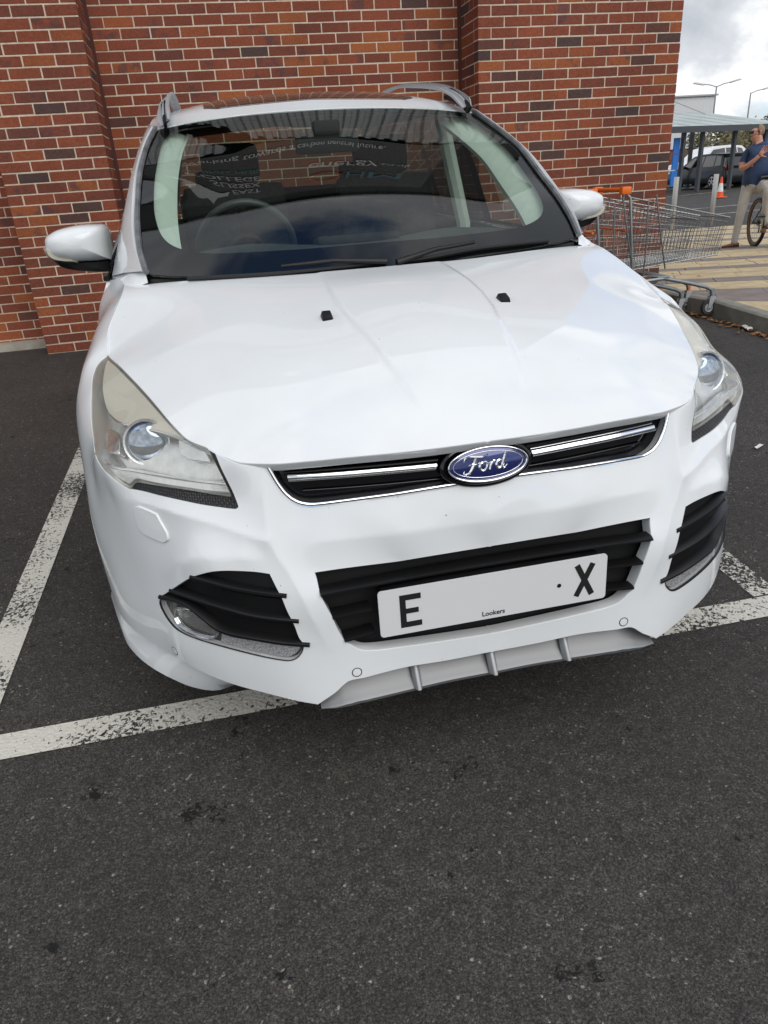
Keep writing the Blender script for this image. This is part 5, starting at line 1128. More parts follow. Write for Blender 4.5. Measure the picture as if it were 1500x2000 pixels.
# trolleys ---------------------------------------------------------------
zinc = mat('zinc_wire', (.27, .28, .28), .36, .8); zinc2 = mat('zinc_tube', (.30, .33, .33), .42, .7); orange = mat('orange_plastic', (.80, .16, .015), .38); tyre = mat('castor_rubber', (.03, .03, .03), .7); castg = mat('castor_grey', (.38, .39, .40), .45, .3)
def trolley():
    """nose towards +X, origin on the ground under the middle"""
    t = empty('shopping_trolley')
    Lx0, Lx1 = -.40, .46                         # rear, front at rim
    def rim(x): return .93 - .19 * (x - Lx0) / (Lx1 - Lx0)
    def low(x): return .40 + .07 * (x - Lx0) / (Lx1 - Lx0)
    def hw(x, k): return (.265 - .055 * (x - Lx0) / (Lx1 - Lx0)) * (1 - .12 * (1 - k))     # half width at height share k
    def pt(x, k, s):
        xx = Lx0 + (x - Lx0) * (1 - .06 * (1 - k)); return (xx, s * hw(x, k), low(x) + (rim(x) - low(x)) * k)
    for s in (-1, 1):
        b = MB()
        for i in range(29):
            x = Lx0 + (Lx1 - Lx0) * i / 28; b.tube([pt(x, k, s) for k in (0, 1)], .0018, 5, False)
        for k in (.22, .45, .68, .88): b.tube([pt(x, k, s) for x in np.linspace(Lx0, Lx1, 6)], .0024, 5, False)
        tag(b.build('basket_side', zinc, t), kind='stuff')
        b = MB(); b.tube([pt(x, 1, s) for x in np.linspace(Lx0, Lx1, 8)], .0055, 7); b.build('basket_rim', zinc, t)
        b = MB(); b.tube([pt(x, 0, s) for x in np.linspace(Lx0, Lx1, 8)], .0045, 7); b.build('basket_lower_rail', zinc, t)
        # stays that stand proud of the side
        b = MB(); b.tube([(-.26, s * .275, .90), (-.25, s * .285, .60), (-.24, s * .26, .36), (-.10, s * .24, .345)], .006, 7); b.build('basket_stay', zinc, t)
        b = MB(); b.tube([(-.20, s * .272, .94), (-.14, s * .28, .66), (-.06, s * .255, .40)], .006, 7); b.build('basket_stay', zinc, t)
    b = MB()
    for i in range(15):
        u = -1 + 2 * i / 14; b.tube([(pt(Lx1, k, 1)[0], u * hw(Lx1, k), pt(Lx1, k, 1)[2]) for k in (0, 1)], .0018, 5, False)
    for k in (.22, .45, .68, .88): b.tube([(pt(Lx1, k, 1)[0], u * hw(Lx1, k), pt(Lx1, k, 1)[2]) for u in (-1, 1)], .0024, 5, False)
    tag(b.build('basket_front', zinc, t), kind='stuff')
    b = MB(); b.tube([(pt(Lx1, 1, 1)[0], u * hw(Lx1, 1), rim(Lx1)) for u in (-1, 1)], .0055, 7); b.build('front_rim', zinc, t)
    b = MB()
    for i in range(15):
        u = -1 + 2 * i / 14; b.tube([(x, u * hw(x, 0) * .98, low(x)) for x in (Lx0, pt(Lx1, 0, 1)[0])], .0018, 5, False)
    for i in range(9):
        x = Lx0 + (Lx1 - Lx0) * .94 * i / 8; b.tube([(x, u * hw(x, 0), low(x) - .003) for u in (-1, 1)], .0024, 5, False)
    tag(b.build('basket_floor', zinc, t), kind='stuff')
    # swinging rear flap
    b = MB()
    for i in range(13):
        u = -1 + 2 * i / 12; b.tube([(Lx0 + .02, u * .25, .92), (Lx0 + .10, u * .23, .44)], .0018, 5, False)
    for k in (0, .3, .6, .9): b.tube([(Lx0 + .02 + .08 * k, u * (.25 - .02 * k), .92 - .48 * k) for u in (-1, 1)], .0024, 5, False)
    tag(b.build('rear_flap', zinc, t), kind='stuff')
    # handle
    b = MB(); b.tube([(-.45, y, .985) for y in (-.215, .215)], .016, 12); b.build('handle_bar', orange, t)
    for s in (-1, 1):
        b = MB(); b.box((-.435, s * .245, .98), (.075, .06, .055)); b.build('handle_end', orange, t, bevel=.012)
        b = MB(); b.tube([(-.44, s * .25, .97), (-.40, s * .262, .93), (-.36, s * .26, .62), (-.33, s * .25, .40), (-.30, s * .24, .33)], .010, 8); b.build('handle_upright', zinc2, t)
    # child seat lip and coloured crossbar
    b = MB(); b.tube([(-.41, u * .255, .70) for u in (-1, 1)], .009, 8); b.build('crossbar', orange, t)
    # chassis
    for s in (-1, 1):
        b = MB(); b.tube([(-.45, s * .285, .20), (-.40, s * .28, .27), (-.28, s * .265, .315), (-.05, s * .235, .325), (.18, s * .205, .27), (.35, s * .185, .225), (.40, s * .18, .20), (.415, s * .18, .15)], .0155, 10); b.build('chassis_tube', zinc2, t)
        for x, y in ((-.45, .285), (.415, .18)):
            c = empty('castor'); c.parent = t
            b = MB(); b.tube([(x, s * y, .21), (x, s * y, .15)], .017, 10); b.build('swivel', orange if (x > 0 and s > 0) else zinc2, c)
            for q in (-.02, .02):
                b = MB(); b.prism([(x - .025, .15), (x + .025, .15), (x - .01, .055), (x - .035, .055)], s * y + q - .002, s * y + q + .002, 'Y'); b.build('fork', castg, c)
            b = MB(); b.lathe([(.035, -.014), (.058, -.016), (.0625, -.008), (.0625, .008), (.058, .016), (.035, .014)], (x - .022, s * y, .0625), 'Y', 24); b.build('tyre', tyre, c)
            b = MB(); b.lathe([(.0001, -.012), (.010, -.014), (.03, -.010), (.037, -.014), (.037, .014), (.03, .010), (.010, .014), (.0001, .012)], (x - .022, s * y, .0625), 'Y', 20); b.build('hub', castg, c)
    b = MB(); b.box((-.06, 0, .335), (.10, .50, .018)); b.build('basket_mount', zinc2, t, bevel=.004)
    return t
tr1 = trolley(); tr1.location = (2.98, 4.25, gnd(2.98, 4.25) - .002); tr1.rotation_euler = (0, R(0.5), R(-4))
tag(tr1, 'front shopping trolley with wire basket and orange handle standing by the kerb', 'trolley', 'nested shopping trolleys')
tr2 = copy_tree(tr1); tr2.location = (2.72, 4.275, gnd(2.7, 4.27) - .002); tag(tr2, 'rear shopping trolley nested into the front one, half hidden by the white car', 'trolley', 'nested shopping trolleys')
# bollards ---------------------------------------------------------------
steel = mat('brushed_steel', (.55, .53, .48), .32, .8)
for (x, y, lb) in ((9.42, 14.02, 'left of two square steel bollards beyond the trolleys'), (10.59, 14.31, 'right of two square steel bollards, next to the traffic cone')):
    b = MB(); b.box((x, y, pz(y) + .55), (.078, .078, 1.10), Matrix.Rotation(R(20), 3, 'Z')); o = b.build('bollard', steel, bevel=.004); tag(o, lb, 'bollard', 'steel bollards at the paving edge')
# traffic cone
cn = empty('traffic_cone', (18.95, 25.73, -.22)); tag(cn, 'orange and white traffic cone on the car park tarmac', 'cone')
red = mat('cone_orange', (.75, .09, .02), .5); b = MB(); b.box((0, 0, .02), (.40, .40, .04)); b.build('foot', red, cn, bevel=.01)
for nm, z0, z1, m in (('lower_cone', .04, .22, red), ('sleeve', .22, .52, paper), ('tip', .52, .75, red)):
    rr = lambda z: .145 - .115 * z / .75; b = MB(); b.lathe([(rr(z0), z0), (rr(z1), z1)] + ([(.0001, z1)] if nm == 'tip' else []), n=20); b.build(nm, m, cn)
# shelter ---------------------------------------------------------------
sh = empty('trolley_shelter', (22.96, 33.14, -.22), math.atan2(.92, 2.43)); tag(sh, 'grey framed trolley shelter with clear roof and blue end panels', 'shelter')
gm = mat('shelter_grey', (.055, .062, .072), .45); rfm = noise_mat('shelter_roof_sheet', (.36, .41, .38), (.48, .52, .47), .8, .35); bl_ = mat('panel_blue', (.02, .16, .55), .45)
screen = mat('shelter_screen', build=glass_nodes((.75, .86, .84), .05, ior=1.3, haze=.45, haze_col=(.50, .60, .60)))
for u, v_ in ((-1.42, 0), (0, 0), (2.6, 0), (5.2, 0), (-1.15, 4.3), (2.6, 4.3), (5.2, 4.3)):
    b = MB(); b.box((u, v_, 1.35 + .11 * v_), (.17, .17, 2.7 + .22 * v_)); b.build('post', gm, sh)
b = MB(); b.box((1.6, -.42, 2.72), (9.6, .12, .26)); b.build('fascia', gm, sh)
RB = 3.86
for k in range(6):
    u0 = -3.2 + k * 1.6; b = MB(); b.add([(u0 + .02, -.40, 2.86), (u0 + 1.58, -.40, 2.86), (u0 + 1.58, 4.6, RB), (u0 + .02, 4.6, RB), (u0 + .02, -.40, 2.83), (u0 + 1.58, -.40, 2.83), (u0 + 1.58, 4.6, RB - .03), (u0 + .02, 4.6, RB - .03)], [(0, 1, 2, 3), (7, 6, 5, 4), (0, 4, 5, 1), (1, 5, 6, 2), (2, 6, 7, 3), (3, 7, 4, 0)]); b.build('roof_sheet', rfm, sh)
    b = MB(); b.add([(u0 - .03, -.42, 2.88), (u0 + .03, -.42, 2.88), (u0 + .03, 4.6, RB + .03), (u0 - .03, 4.6, RB + .03)], [(0, 1, 2, 3)]); b.build('roof_bar', gm, sh)
    if u0 < 2.5:
        b = MB(); b.box((u0 + .8, 4.55, RB + .32), (1.5, .03, .56)); b.build('back_screen', screen, sh)
        b = MB(); b.box((u0, 4.55, RB + .3), (.06, .06, .7)); b.build('screen_post', mat('light_grey_metal', (.4, .42, .42), .5), sh)
b = MB(); b.box((0.0, 4.55, RB + .64), (6.4, .07, .06)); b.build('screen_rail', MATS['light_grey_metal'], sh)
for u in (-.9, 3.3):
    b = MB(); b.tube([(u, 4.5, RB + .6), (u + .75, 2.8, RB - .25)], .035, 6); b.build('brace', MATS['light_grey_metal'], sh)
for z0 in (.35, 1.05, 1.75):
    b = MB(); b.box((-1.82, .05, z0 + .33), (.42, .06, .66)); b.build('end_panel', bl_, sh)
b = MB(); b.box((5.6, .3, 1.75), (1.6, .08, 1.8)); b.build('end_panel', bl_, sh)
# far cars ---------------------------------------------------------------
def far_car(name, label, body, loc, rz, L=4.5, W=1.83, H=1.66, roof_m=None, plate_col=None, plate_txt=None):
    c = empty(name, loc, rz); tag(c, label, 'car', 'cars parked in the far car park'); sx = L / 4.5; gl_ = MATS['dark_glass']
    prof = [(-2.25, .35), (-2.27, .62), (-2.20, .92), (-2.05, 1.0), (-1.92, 1.45), (-1.70, 1.60), (-.9, 1.66), (0, 1.64), (.45, 1.56), (1.15, 1.08), (2.0, .93), (2.22, .72), (2.27, .40), (2.2, .25), (-2.2, .25)]
    prof = [(x * sx, z * H / 1.66) for x, z in prof]
    def halfw(z): return W / 2 * (1 - .0 if z < 1.02 * H / 1.66 else 1 - .24 * (z - 1.02 * H / 1.66) / (.64 * H / 1.66))
    n = len(prof); v = [(s * (halfw(z) - (.06 if k == 0 else 0)), y, z + (.02 if k == 0 and z > 1.5 else 0)) for s, k in ((-1, 1), (-1, 0), (1, 0), (1, 1)) for y, z in prof]
    f = []
    for r_ in range(3): f += [(r_ * n + i, r_ * n + (i + 1) % n, (r_ + 1) * n + (i + 1) % n, (r_ + 1) * n + i) for i in range(n)]
    f += [tuple(range(n)), tuple(3 * n + i for i in range(n))[::-1]]
    b = MB(); b.add(v, f, False); b.build('body', body, c, bevel=.03)
    if roof_m:
        b = MB(); b.box((0, -.75 * sx, 1.675 * H / 1.66), (W * .72, 2.0, .03)); b.build('roof', roof_m, c, bevel=.01)
    for s in (-1, 1):
        for pts in ([(.95, 1.08), (.35, 1.50), (-.45, 1.56), (-.45, 1.06)], [(-.52, 1.06), (-.52, 1.56), (-1.25, 1.56), (-1.30, 1.06)], [(-1.37, 1.07), (-1.32, 1.55), (-1.66, 1.50), (-1.80, 1.10)]):
            q = [(y * sx, z * H / 1.66) for y, z in pts]; b = MB(); vv = [(s * (halfw(z) + .008), y, z) for y, z in q] + [(s * (halfw(z) - .02), y, z) for y, z in q]; b.add(vv, [(0, 1, 2, 3), (4, 5, 6, 7)] + [(i, (i + 1) % 4, 4 + (i + 1) % 4, 4 + i) for i in range(4)]); b.build('window', gl_, c)
        for y in (1.38 * sx, -1.32 * sx):
            w = empty('wheel'); w.parent = c; b = MB(); b.lathe([(.20, -.10), (.33, -.11), (.345, -.08), (.345, .08), (.33, .11), (.20, .10)], (s * (W / 2 - .10), y, .345), 'X', 24); b.build('tyre', rubber, w)
            b = MB(); x_ = s * (W / 2 + .005); b.lathe([(.235, s * .0), (.21, s * .012), (.20, -s * .02)], (x_, y, .345), 'X', 24)
            for k in range(5):
                rt = Matrix.Rotation(2 * math.pi * k / 5, 3, 'X'); cc = rt @ Vector((0, 0, .11)); b.box((x_ - s * .0, y + cc.y, .345 + cc.z), (.02, .06, .21), rt)
            b.build('rim', alloy, w); b = MB(); b.lathe([(.0001, 0), (.26, 0)], (s * (W / 2 - .03), y, .345), 'X', 20); b.build('rim_well', dark, w)
        b = MB(); b.box((s * (W / 2 - .12), -2.21 * sx, .98 * H / 1.66), (.26, .14, .26)); b.build('tail_light', mat('tail_red', (.4, .015, .015), .15, 0, .5, .8), c, bevel=.03)
        b = MB(); b.box((s * (W / 2 - .2), 2.12 * sx, .80 * H / 1.66), (.34, .16, .14)); b.build('headlight', MATS['reflector'], c, bevel=.03)
        b = MB(); b.box((s * (W / 2 + .09), .75 * sx, 1.07 * H / 1.66), (.18, .10, .13)); b.build('mirror', body, c, bevel=.03)
    b = MB(); b.add([(-W * .36, -2.09 * sx, 1.04), (W * .36, -2.09 * sx, 1.04), (W * .31, -1.94 * sx, 1.45), (-W * .31, -1.94 * sx, 1.45)], [(0, 1, 2, 3)]); b.build('rear_window', gl_, c)
    b = MB(); b.add([(-W * .40, 1.13 * sx, 1.10), (W * .40, 1.13 * sx, 1.10), (W * .34, .52 * sx, 1.54), (-W * .34, .52 * sx, 1.54)], [(3, 2, 1, 0)]); b.build('windscreen', gl_, c)
    if plate_col:
        b = MB(); b.box((0, -2.29 * sx, .78), (.52, .02, .12)); p_ = b.build('number_plate', plate_col, c)
    return c
yel = mat('plate_yellow', (.80, .60, .03), .4); cblack = mat('car_black', (.008, .009, .011), .3, 0, .4, .35); cdark = mat('car_dark_grey', (.02, .022, .025), .3, 0, .4, .35); vwhite = mat('far_white_paint', (.74, .75, .77), .3, 0, .5, .8)
far_car('black_suv', 'black SUV parked behind the shelter posts, showing its side and tail light', cblack, (25.95, 36.6, -.22), R(6))
far_car('white_roofed_suv', 'black car with white roof and yellow rear plate beside the standing man', cblack, (28.3, 36.6, -.22), R(14), 4.4, 1.8, 1.66, vwhite, yel)
far_car('pale_roofed_car', 'dark car with pale roof seen end on behind the blue shelter panel', cdark, (26.3, 43.5, -.22), R(150), 4.2, 1.75, 1.45, vwhite)
far_car('white_van', 'tall white van parked behind the black SUV', vwhite, (30.2, 43.0, -.22), R(100), 5.2, 1.95, 2.15)
# far building, lamp posts, trees ---------------------------------------------------------------
wbld = empty('white_warehouse', (30, 62, -.25)); tag(wbld, 'white clad warehouse with brick base behind the shelter', 'building')
def ribs(t, b):
    tc = N(t, 'ShaderNodeTexCoord'); w = N(t, 'ShaderNodeTexWave', i_Scale=1.6, bands_direction='X'); t.links.new(tc.outputs['Object'], w.inputs['Vector']); bp = N(t, 'ShaderNodeBump', i_Strength=.4, i_Distance=.05); t.links.new(w.outputs['Fac'], bp.inputs['Height']); t.links.new(bp.outputs[0], b.inputs['Normal'])
b = MB(); b.box((0, 7, 4.5), (27, 14, 4.0)); b.build('cladding', mat('white_cladding', (.66, .67, .68), .5, build=ribs), wbld)
b = MB(); b.box((0, 7.05, 1.25), (26.8, 13.9, 2.5)); b.build('brick_base', noise_mat('far_brick', (.16, .05, .03), (.22, .08, .05), 2, .9), wbld)
b = MB(); b.box((0, 7, 6.55), (27.3, 14.3, .12)); b.build('roof_edge', MATS['light_grey_metal'], wbld)
gz_ = mat('galvanised', (.34, .35, .35), .5, .6)
def lamp(loc, h, arms, label, rz):
    l = empty('lamp_post', loc, rz); tag(l, label, 'lamp post', 'car park lamp posts')
    b = MB(); b.tube([(0, 0, 0), (0, 0, h * .2), (0, 0, h)], [.09, .075, .05], 10); b.build('pole', gz_, l)
    for s in arms:
        b = MB(); b.tube([(0, 0, h - .05), (s * .5, 0, h + .12), (s * 1.0, 0, h + .2)], .035, 8); b.build('arm', gz_, l)
        b = MB(); b.box((s * 1.35, 0, h + .26), (.85, .26, .12), Matrix.Rotation(R(-12 * s), 3, 'Y'), .7); b.build('lamp_head', gz_, l, bevel=.03)
    return l
lamp((38.6, 55, -.25), 6.55, (-1, 1), 'double armed lamp post in front of the white warehouse', R(-20))
lamp((45.4, 60, -.25), 6.4, (1,), 'single armed lamp post to the right of the warehouse', R(-20))
leaf_g = noise_mat('leaf_green', (.035, .055, .018), (.085, .10, .035), 3, .7); leaf_b = noise_mat('leaf_brown', (.10, .085, .035), (.16, .14, .06), 3, .7); bark = noise_mat('bark', (.06, .05, .04), (.10, .085, .07), 8, .9)
def tree(loc, h, r_, m, label, seed, kind='tree'):
    rnd = random.Random(seed); t = empty(kind, loc); tag(t, label, 'tree', 'trees beyond the car park')
    b = MB(); b.tube([(0, 0, -.2), (.05, 0, h * .3), (0, .1, h * .7)], [.16, .12, .05], 8)
    for k in range(5):
        a = rnd.uniform(0, 6.28); b.tube([(0, 0, h * .35), (r_ * .4 * math.cos(a), r_ * .4 * math.sin(a), h * .6), (r_ * .7 * math.cos(a), r_ * .7 * math.sin(a), h * .75)], [.07, .05, .02], 6)
    b.build('trunk', bark, t); b = MB()
    cl = [(Vector((rnd.gauss(0, .45) * r_, rnd.gauss(0, .45) * r_, h * rnd.uniform(.22, .92))), rnd.uniform(.22, .42) * r_) for _ in range(26)]
    for c, q in cl:
        for k in range(110):
            d = Vector((rnd.gauss(0, 1), rnd.gauss(0, 1), rnd.gauss(0, .8))).normalized() * q * rnd.random() ** .4; s = rnd.uniform(.09, .20)
            u = Vector((rnd.gauss(0, 1), rnd.gauss(0, 1), rnd.gauss(0, 1))).normalized(); w = u.orthogonal().normalized() * s * .5; p = c + d; b.add([p - u * s, p + w, p + u * s, p - w], [(0, 1, 2, 3)])
    tag(b.build('crown', m, t), kind='stuff'); return t
tree((35.8, 50, -.3), 3.7, 2.6, leaf_b, 'olive brown bushy tree behind the shelter next to the warehouse', 1)
tree((38.3, 51, -.3), 3.6, 2.4, leaf_b, 'brownish bush behind the man, right of the olive tree', 2)
tree((43.6, 55, -.3), 5.0, 2.2, leaf_g, 'dark green tree at the right edge above the shelter roof', 3)
tree((41.0, 53, -.3), 3.4, 2.2, leaf_g, 'green bush behind the right end of the shelter', 4)
# faint bay lines of the far car park
for (x0, y0, x1, y1) in ((14.0, 20.5, 16.8, 20.8), (13.0, 17.6, 16.0, 18.0), (19.5, 30.2, 23.5, 31.6)):
    d = Vector((x1 - x0, y1 - y0)).normalized() * 1; nrm_ = Vector((-d.y, d.x)) * .06
    q = [(x0, y0), (x1, y1)]; zz = lambda y: road_z(y) + .006
    v = [(x0 - nrm_.x, y0 - nrm_.y, zz(y0)), (x1 - nrm_.x, y1 - nrm_.y, zz(y1)), (x1 + nrm_.x, y1 + nrm_.y, zz(y1)), (x0 + nrm_.x, y0 + nrm_.y, zz(y0))]
    tag(mesh_obj('bay_line', v, [(0, 1, 2, 3)], paint), kind='structure')
# ================================================================ man standing astride a bicycle
MB0 = (7.38, 9.18, pz(9.18) + .008); MRZ = math.atan2(-.60, .80)
def skin(name, nodes, edges, sub=2):
    me = bpy.data.meshes.new(name); me.from_pydata([n[:3] for n in nodes], edges, []); o = bpy.data.objects.new(name, me); COL.objects.link(o)
    o.modifiers.new('s', 'SKIN'); sm = o.modifiers.new('u', 'SUBSURF'); sm.levels = sub; sm.render_levels = sub
    for i, n in enumerate(nodes):
        r_ = n[3]; me.skin_vertices[0].data[i].radius = (r_, r_ * (n[4] if len(n) > 4 else 1)); me.skin_vertices[0].data[i].use_root = (i == 0)
    dg = bpy.context.evaluated_depsgraph_get(); out = bpy.data.meshes.new_from_object(o.evaluated_get(dg)); bpy.data.objects.remove(o); out.polygons.foreach_set('use_smooth', [True] * len(out.polygons)); return out
man = empty('person', MB0, MRZ); tag(man, 'man in navy polo shirt, pale trousers and sunglasses standing astride a bicycle, one palm raised', 'person')
NB = [(.185, .02, .90, .165), (.205, -.03, 1.05, .190), (.20, -.01, 1.22, .185), (.195, .01, 1.36, .120), (.165, .0, 1.455, .062), (.13, -.01, 1.535, .070), (.115, -.01, 1.60, .088), (.125, .0, 1.655, .078),     # 0-7 trunk, neck, head
      (.045, .0, 1.365, .072), (-.005, -.02, 1.25, .060), (-.02, -.05, 1.12, .050), (.055, -.13, 1.15, .045), (.15, -.20, 1.235, .031), (.195, -.22, 1.285, .034, .55),                                               # 8-13 raised arm
      (.355, .02, 1.365, .072), (.43, -.03, 1.20, .058), (.455, -.14, 1.09, .048), (.44, -.30, 1.03, .034), (.43, -.36, 1.015, .034),                                                                      # 14-18 other arm to the bar
      (.105, .01, .84, .110), (.07, -.02, .66, .088), (.05, -.03, .50, .068), (.03, .0, .28, .060), (.012, .0, .09, .052), (.01, .0, .05, .050),                                                                                   # 19-23 standing leg
      (.265, .01, .85, .110), (.32, -.20, .88, .088), (.365, -.38, .86, .070), (.38, -.33, .60, .062), (.39, -.26, .30, .050),                                                                                 # 24-28 other leg on the pedal
      (.075, -.04, 1.525, .040), (.030, -.045, 1.578, .014)]                                                                                                                                                # 29 chin, 30 nose
EB = [(0, 1), (1, 2), (2, 3), (3, 4), (4, 5), (5, 6), (6, 7), (3, 8), (8, 9), (9, 10), (10, 11), (11, 12), (12, 13), (3, 14), (14, 15), (15, 16), (16, 17), (17, 18), (0, 19), (19, 20), (20, 21), (21, 22), (22, 23), (23, 24), (0, 25), (25, 26), (26, 27), (27, 28), (28, 29), (5, 30), (6, 31)]
bm_ = skin('body', NB, EB)
skinm = noise_mat('skin', (.50, .24, .17), (.58, .30, .22), 12, .55); navy = noise_mat('navy_polo', (.022, .045, .105), (.032, .060, .135), 18, .85, .3, 60); trou = noise_mat('pale_trousers', (.46, .44, .41), (.54, .52, .48), 10, .9, .5, 30); brown = mat('brown_leather', (.16, .05, .015), .4)
for m_ in (skinm, navy, trou): bm_.materials.append(m_)
PN = [Vector(n[:3]) for n in NB]
def lab(e, t):
    if e in ((0, 1), (1, 2), (2, 3), (3, 8), (3, 14), (8, 9), (14, 15)): return 1
    if e in ((9, 10), (15, 16)): return 1 if t < .35 else 0
    if e[0] >= 19 and e[0] < 30 or e in ((0, 19), (0, 25)): return 2
    return 0
for p in bm_.polygons:
    best = 9
    for e in EB:
        a, b_ = PN[e[0]], PN[e[1]]; d = b_ - a; t = max(0, min(1, (p.center - a).dot(d) / d.length_squared)); r_ = NB[e[0]][3] * (1 - t) + NB[e[1]][3] * t; q = (p.center - a - d * t).length - r_
        if q < best: best = q; k = lab(e, t)
    if k in (1, 2) and p.center.y > -.17 and -.1 < p.center.x < .45: k = 1 if p.center.z > .895 else 2
    p.material_index = k
body = link('body', bm_, man)
# hand with spread fingers, palm outwards
def hand(base, dirs, par):
    base = Vector(base); nodes = [(*(base - Vector((.03, -.012, .03))), .024), (*base, .030)]; ed = [(0, 1)]
    for d, L, off_ in dirs:
        d = Vector(d).normalized(); k = len(nodes); s = base + Vector(off_)
        nodes += [(*s, .011), (*(s + d * L * .45), .0095), (*(s + d * L * .75 + Vector((0, -.004, 0))), .0085), (*(s + d * L + Vector((0, -.010, 0))), .007)]; ed += [(1, k), (k, k + 1), (k + 1, k + 2), (k + 2, k + 3)]
    me = skin('hand', nodes, ed, 1); me.materials.append(skinm); return link('hand', me, par)
hand((.215, -.228, 1.305), [((.45, 0, .9), .085, (-.01, 0, .03)), ((.6, 0, .8), .095, (.008, 0, .032)), ((.75, 0, .65), .09, (.024, 0, .024)), ((.9, 0, .45), .075, (.034, 0, .010)), ((.9, 0, -.25), .065, (.012, 0, -.03))], man)
hand((.43, -.39, 1.0), [((.2, -.6, -.5), .06, (-.025, -.01, 0)), ((.2, -.6, -.5), .065, (-.008, -.012, 0)), ((.2, -.6, -.5), .06, (.010, -.012, 0)), ((.2, -.6, -.5), .05, (.026, -.01, 0)), ((-.8, -.3, -.3), .05, (-.03, .01, -.01))], man)
hair = mat('sandy_hair', (.24, .17, .105), .8); b = MB(); v = []; n = 14
for i in range(9):
    th = R(6 + 10 * i)
    for k in range(n):
        ph = 2 * math.pi * k / n; p = Vector((.094 * math.sin(th) * math.cos(ph), .086 * math.sin(th) * math.sin(ph), .090 * math.cos(th))); p.rotate(Matrix.Rotation(R(88), 3, 'Y')); v.append(p + Vector((.135, .0, 1.612)))
b.add(v, [(i * n + k, i * n + (k + 1) % n, (i + 1) * n + (k + 1) % n, (i + 1) * n + k) for i in range(8) for k in range(n)], True); b.build('hair', hair, man)
b = MB(); b.tube([(.17, -.095, 1.61), (.10, -.100, 1.607)], .005, 6); b.box((.058, -.075, 1.60), (.062, .03, .040), Matrix.Rotation(R(35), 3, 'Z')); b.box((.030, -.02, 1.60), (.03, .055, .038)); b.build('sunglasses', gblk, man, bevel=.006)
b = MB(); b.tube([(.165 + .078 * math.cos(t), .0 + .075 * math.sin(t), 1.425 + .02 * math.cos(t)) for t in np.linspace(0, 2 * math.pi, 18, endpoint=False)], .016, 8, closed=True); b.build('shirt_collar', navy, man)
b = MB(); b.lathe([(.0001, .006), (.006, .004), (.006, 0)], (.12, -.125, 1.37), 'Y', 10); b.build('shirt_button', paper, man)
b = MB(); b.tube([(.165, -.085, 1.57), (.172, -.09, 1.60), (.16, -.09, 1.615)], [.012, .014, .010], 8); b.build('ear', skinm, man)
def shoe(c, rz):
    s = empty('shoe', c, rz); s.parent = man; L = [(-.085, .030, .045), (-.06, .040, .062), (-.01, .042, .060), (.05, .044, .042), (.12, .040, .028), (.165, .020, .020)]; v = []; n = 12
    for x, w, h in L:
        for k in range(n): a = 2 * math.pi * k / n; v.append((x, w * math.cos(a), .012 + max(0, h * (1 + math.sin(a)) * .62)))
    b = MB(); b.add(v, [(i * n + k, i * n + (k + 1) % n, (i + 1) * n + (k + 1) % n, (i + 1) * n + k) for i in range(len(L) - 1) for k in range(n)] + [tuple(range(n)), tuple((len(L) - 1) * n + k for k in range(n))], True); b.build('upper', brown, s)
    b = MB(); b.prism([(-.088, -.03), (-.02, -.040), (.06, -.044), (.13, -.038), (.17, 0), (.13, .038), (.06, .044), (-.02, .040), (-.088, .03)], 0, .018); b.build('sole', mat('sole', (.10, .07, .05), .7), s, bevel=.003)
shoe((.0, .0, 0), R(200)); shoe((.39, -.26, .24), R(-95))
# bicycle
bk = empty('bicycle', (MB0[0], MB0[1], MB0[2]), MRZ); tag(bk, 'mint and black mountain bike between the man\'s legs', 'bicycle')
RA = Vector((.295, .12, 0)); BD = Vector((.33, -.944, 0)); BL_ = Vector((.944, .33, 0))
def bp(s, lat, z): return RA + BD * s + BL_ * lat + Vector((0, 0, z))
mint = mat('mint_paint', (.42, .55, .52), .3, 0, .5, .8); bkblk = mat('bike_black', (.012, .012, .012), .4)
b = MB()
for a, c, r_ in (((.30, 0, .80), (.43, 0, .30), .017), ((.92, 0, .86), (.43, 0, .31), .024), ((.905, 0, .90), (.33, 0, .72), .020), ((.90, 0, .95), (.945, 0, .80), .023)): b.tube([bp(*a), bp(*c)], r_, 10)
b.build('frame', mint, bk)
b = MB()
for s_ in (-1, 1): b.tube([bp(.33, s_ * .02, .70), bp(0, s_ * .065, .35), bp(.43, s_ * .03, .30)], .009, 8)
b.build('rear_stays', bkblk, bk)
b = MB()
for s_ in (-1, 1): b.tube([bp(.955, s_ * .05, .76), bp(1.12, s_ * .055, .35)], .016, 8)
b.tube([bp(.95, -.06, .77), bp(.95, .06, .77)], .018, 8); b.build('fork', bkblk, bk)
b = MB(); b.tube([bp(.90, -.36, 1.0), bp(.905, -.12, 1.03), bp(.915, 0, 1.035), bp(.905, .12, 1.03), bp(.90, .36, 1.0)], .013, 8); b.build('handlebar', bkblk, bk)
for s_ in (-1, 1):
    b = MB(); b.tube([bp(.90, s_ * .37, .999), bp(.902, s_ * .24, 1.012)], .018, 10); b.build('grip', bkblk, bk); b = MB(); b.tube([bp(.905, s_ * .20, 1.01), bp(.95, s_ * .26, .975), bp(.955, s_ * .34, .965)], .006, 6); b.build('brake_lever', bkblk, bk)
b = MB(); b.tube([bp(.898, 0, .95), bp(.895, 0, 1.0), bp(.925, 0, 1.035)], .018, 8); b.build('stem', bkblk, bk)
b = MB(); b.tube([bp(.30, 0, .80), bp(.275, 0, .90)], .014, 8); b.build('seat_post', bkblk, bk)
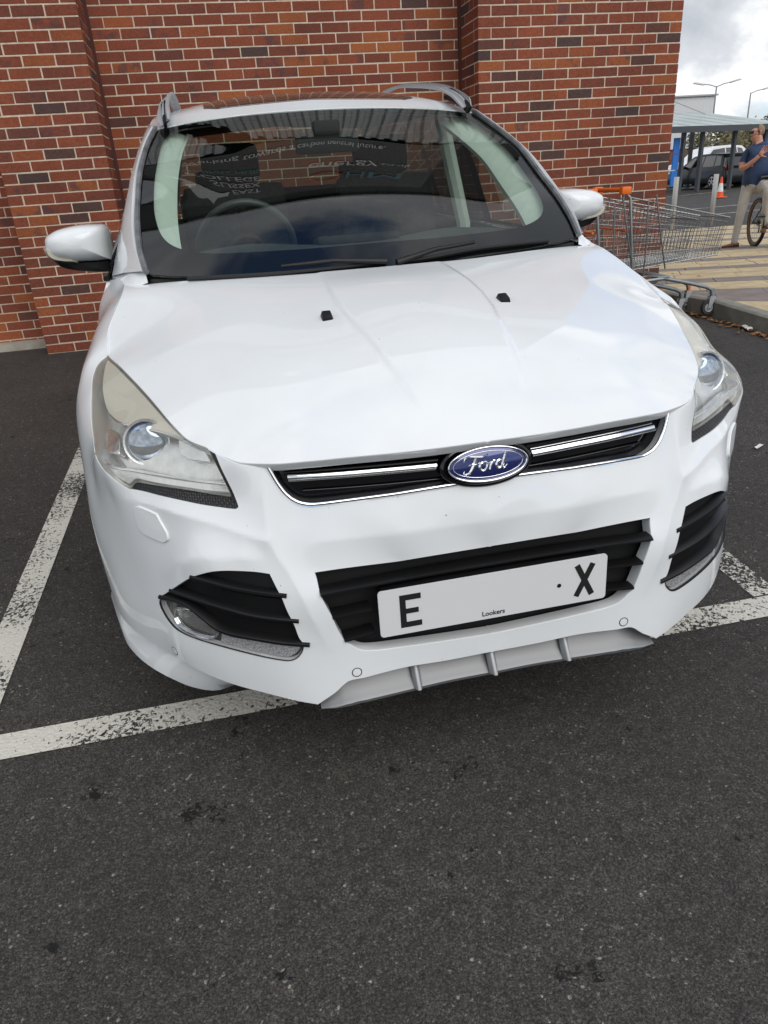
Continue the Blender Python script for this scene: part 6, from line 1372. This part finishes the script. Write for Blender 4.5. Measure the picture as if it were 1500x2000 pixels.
b = MB(); b.add([bp(.14, -.07, .93), bp(.14, .07, .93), bp(.25, .055, .925), bp(.25, -.055, .925), bp(.42, .015, .93), bp(.42, -.015, .93), bp(.14, -.06, .90), bp(.14, .06, .90), bp(.25, .03, .90), bp(.25, -.03, .90), bp(.42, .012, .91), bp(.42, -.012, .91)], [(0, 1, 2, 3), (3, 2, 4, 5), (6, 9, 8, 7), (9, 11, 10, 8), (0, 3, 9, 6), (3, 5, 11, 9), (1, 7, 8, 2), (2, 8, 10, 4), (0, 6, 7, 1), (5, 4, 10, 11)]); b.build('saddle', bkblk, bk, bevel=.008)
b = MB(); b.tube([bp(.43, -.04, .30), bp(.43, .06, .30)], .022, 10); b.tube([bp(.43, .06, .30), bp(.40, .075, .14)], .011, 8); b.tube([bp(.43, -.06, .30), bp(.46, -.075, .46)], .011, 8); b.build('crank', bkblk, bk)
for s_, z in ((1, .14), (-1, .46)):
    b = MB(); c = bp(.40 if s_ > 0 else .46, s_ * .13, z); b.box(tuple(c), (.10, .09, .02), Matrix.Rotation(R(-70), 3, 'Z')); b.build('pedal', bkblk, bk)
tan = mat('tan_sidewall', (.20, .09, .035), .8)
for s0 in (0, 1.12):
    w = empty('wheel'); w.parent = bk; cc = [bp(s0 + .335 * math.cos(t), 0, .35 + .335 * math.sin(t)) for t in np.linspace(0, 2 * math.pi, 48, endpoint=False)]
    b = MB(); b.tube(cc, .024, 8, closed=True); b.build('tyre', rubber, w)
    b = MB(); b.tube([bp(s0 + .312 * math.cos(t), 0, .35 + .312 * math.sin(t)) for t in np.linspace(0, 2 * math.pi, 48, endpoint=False)], .020, 6, closed=True); b.build('sidewall', tan, w)
    b = MB(); b.tube([bp(s0 + .292 * math.cos(t), 0, .35 + .292 * math.sin(t)) for t in np.linspace(0, 2 * math.pi, 40, endpoint=False)], .011, 6, closed=True); b.build('rim', bkblk, w)
    b = MB()
    for k in range(28): t = 2 * math.pi * k / 28; b.tube([bp(s0 + .02 * math.cos(t + .7), .03 * (-1) ** k, .35 + .02 * math.sin(t + .7)), bp(s0 + .288 * math.cos(t), 0, .35 + .288 * math.sin(t))], .0014, 4, False)
    tag(b.build('spokes', zinc, w), kind='stuff'); b = MB(); b.tube([bp(s0, -.06, .35), bp(s0, .06, .35)], .022, 10); b.build('hub', bkblk, w)
b = MB(); cas = [(.055, .02), (.04, .026), (.03, .032)]
for r_, l_ in cas: b.tube([bp(r_ * math.cos(t), l_, .35 + r_ * math.sin(t)) for t in np.linspace(0, 2 * math.pi, 20, endpoint=False)], .005, 5, closed=True)
b.tube([bp(0, .035, .35), bp(.02, .04, .25), bp(-.01, .04, .20)], .012, 6); tag(b.build('cassette', bkblk, bk), kind='stuff')
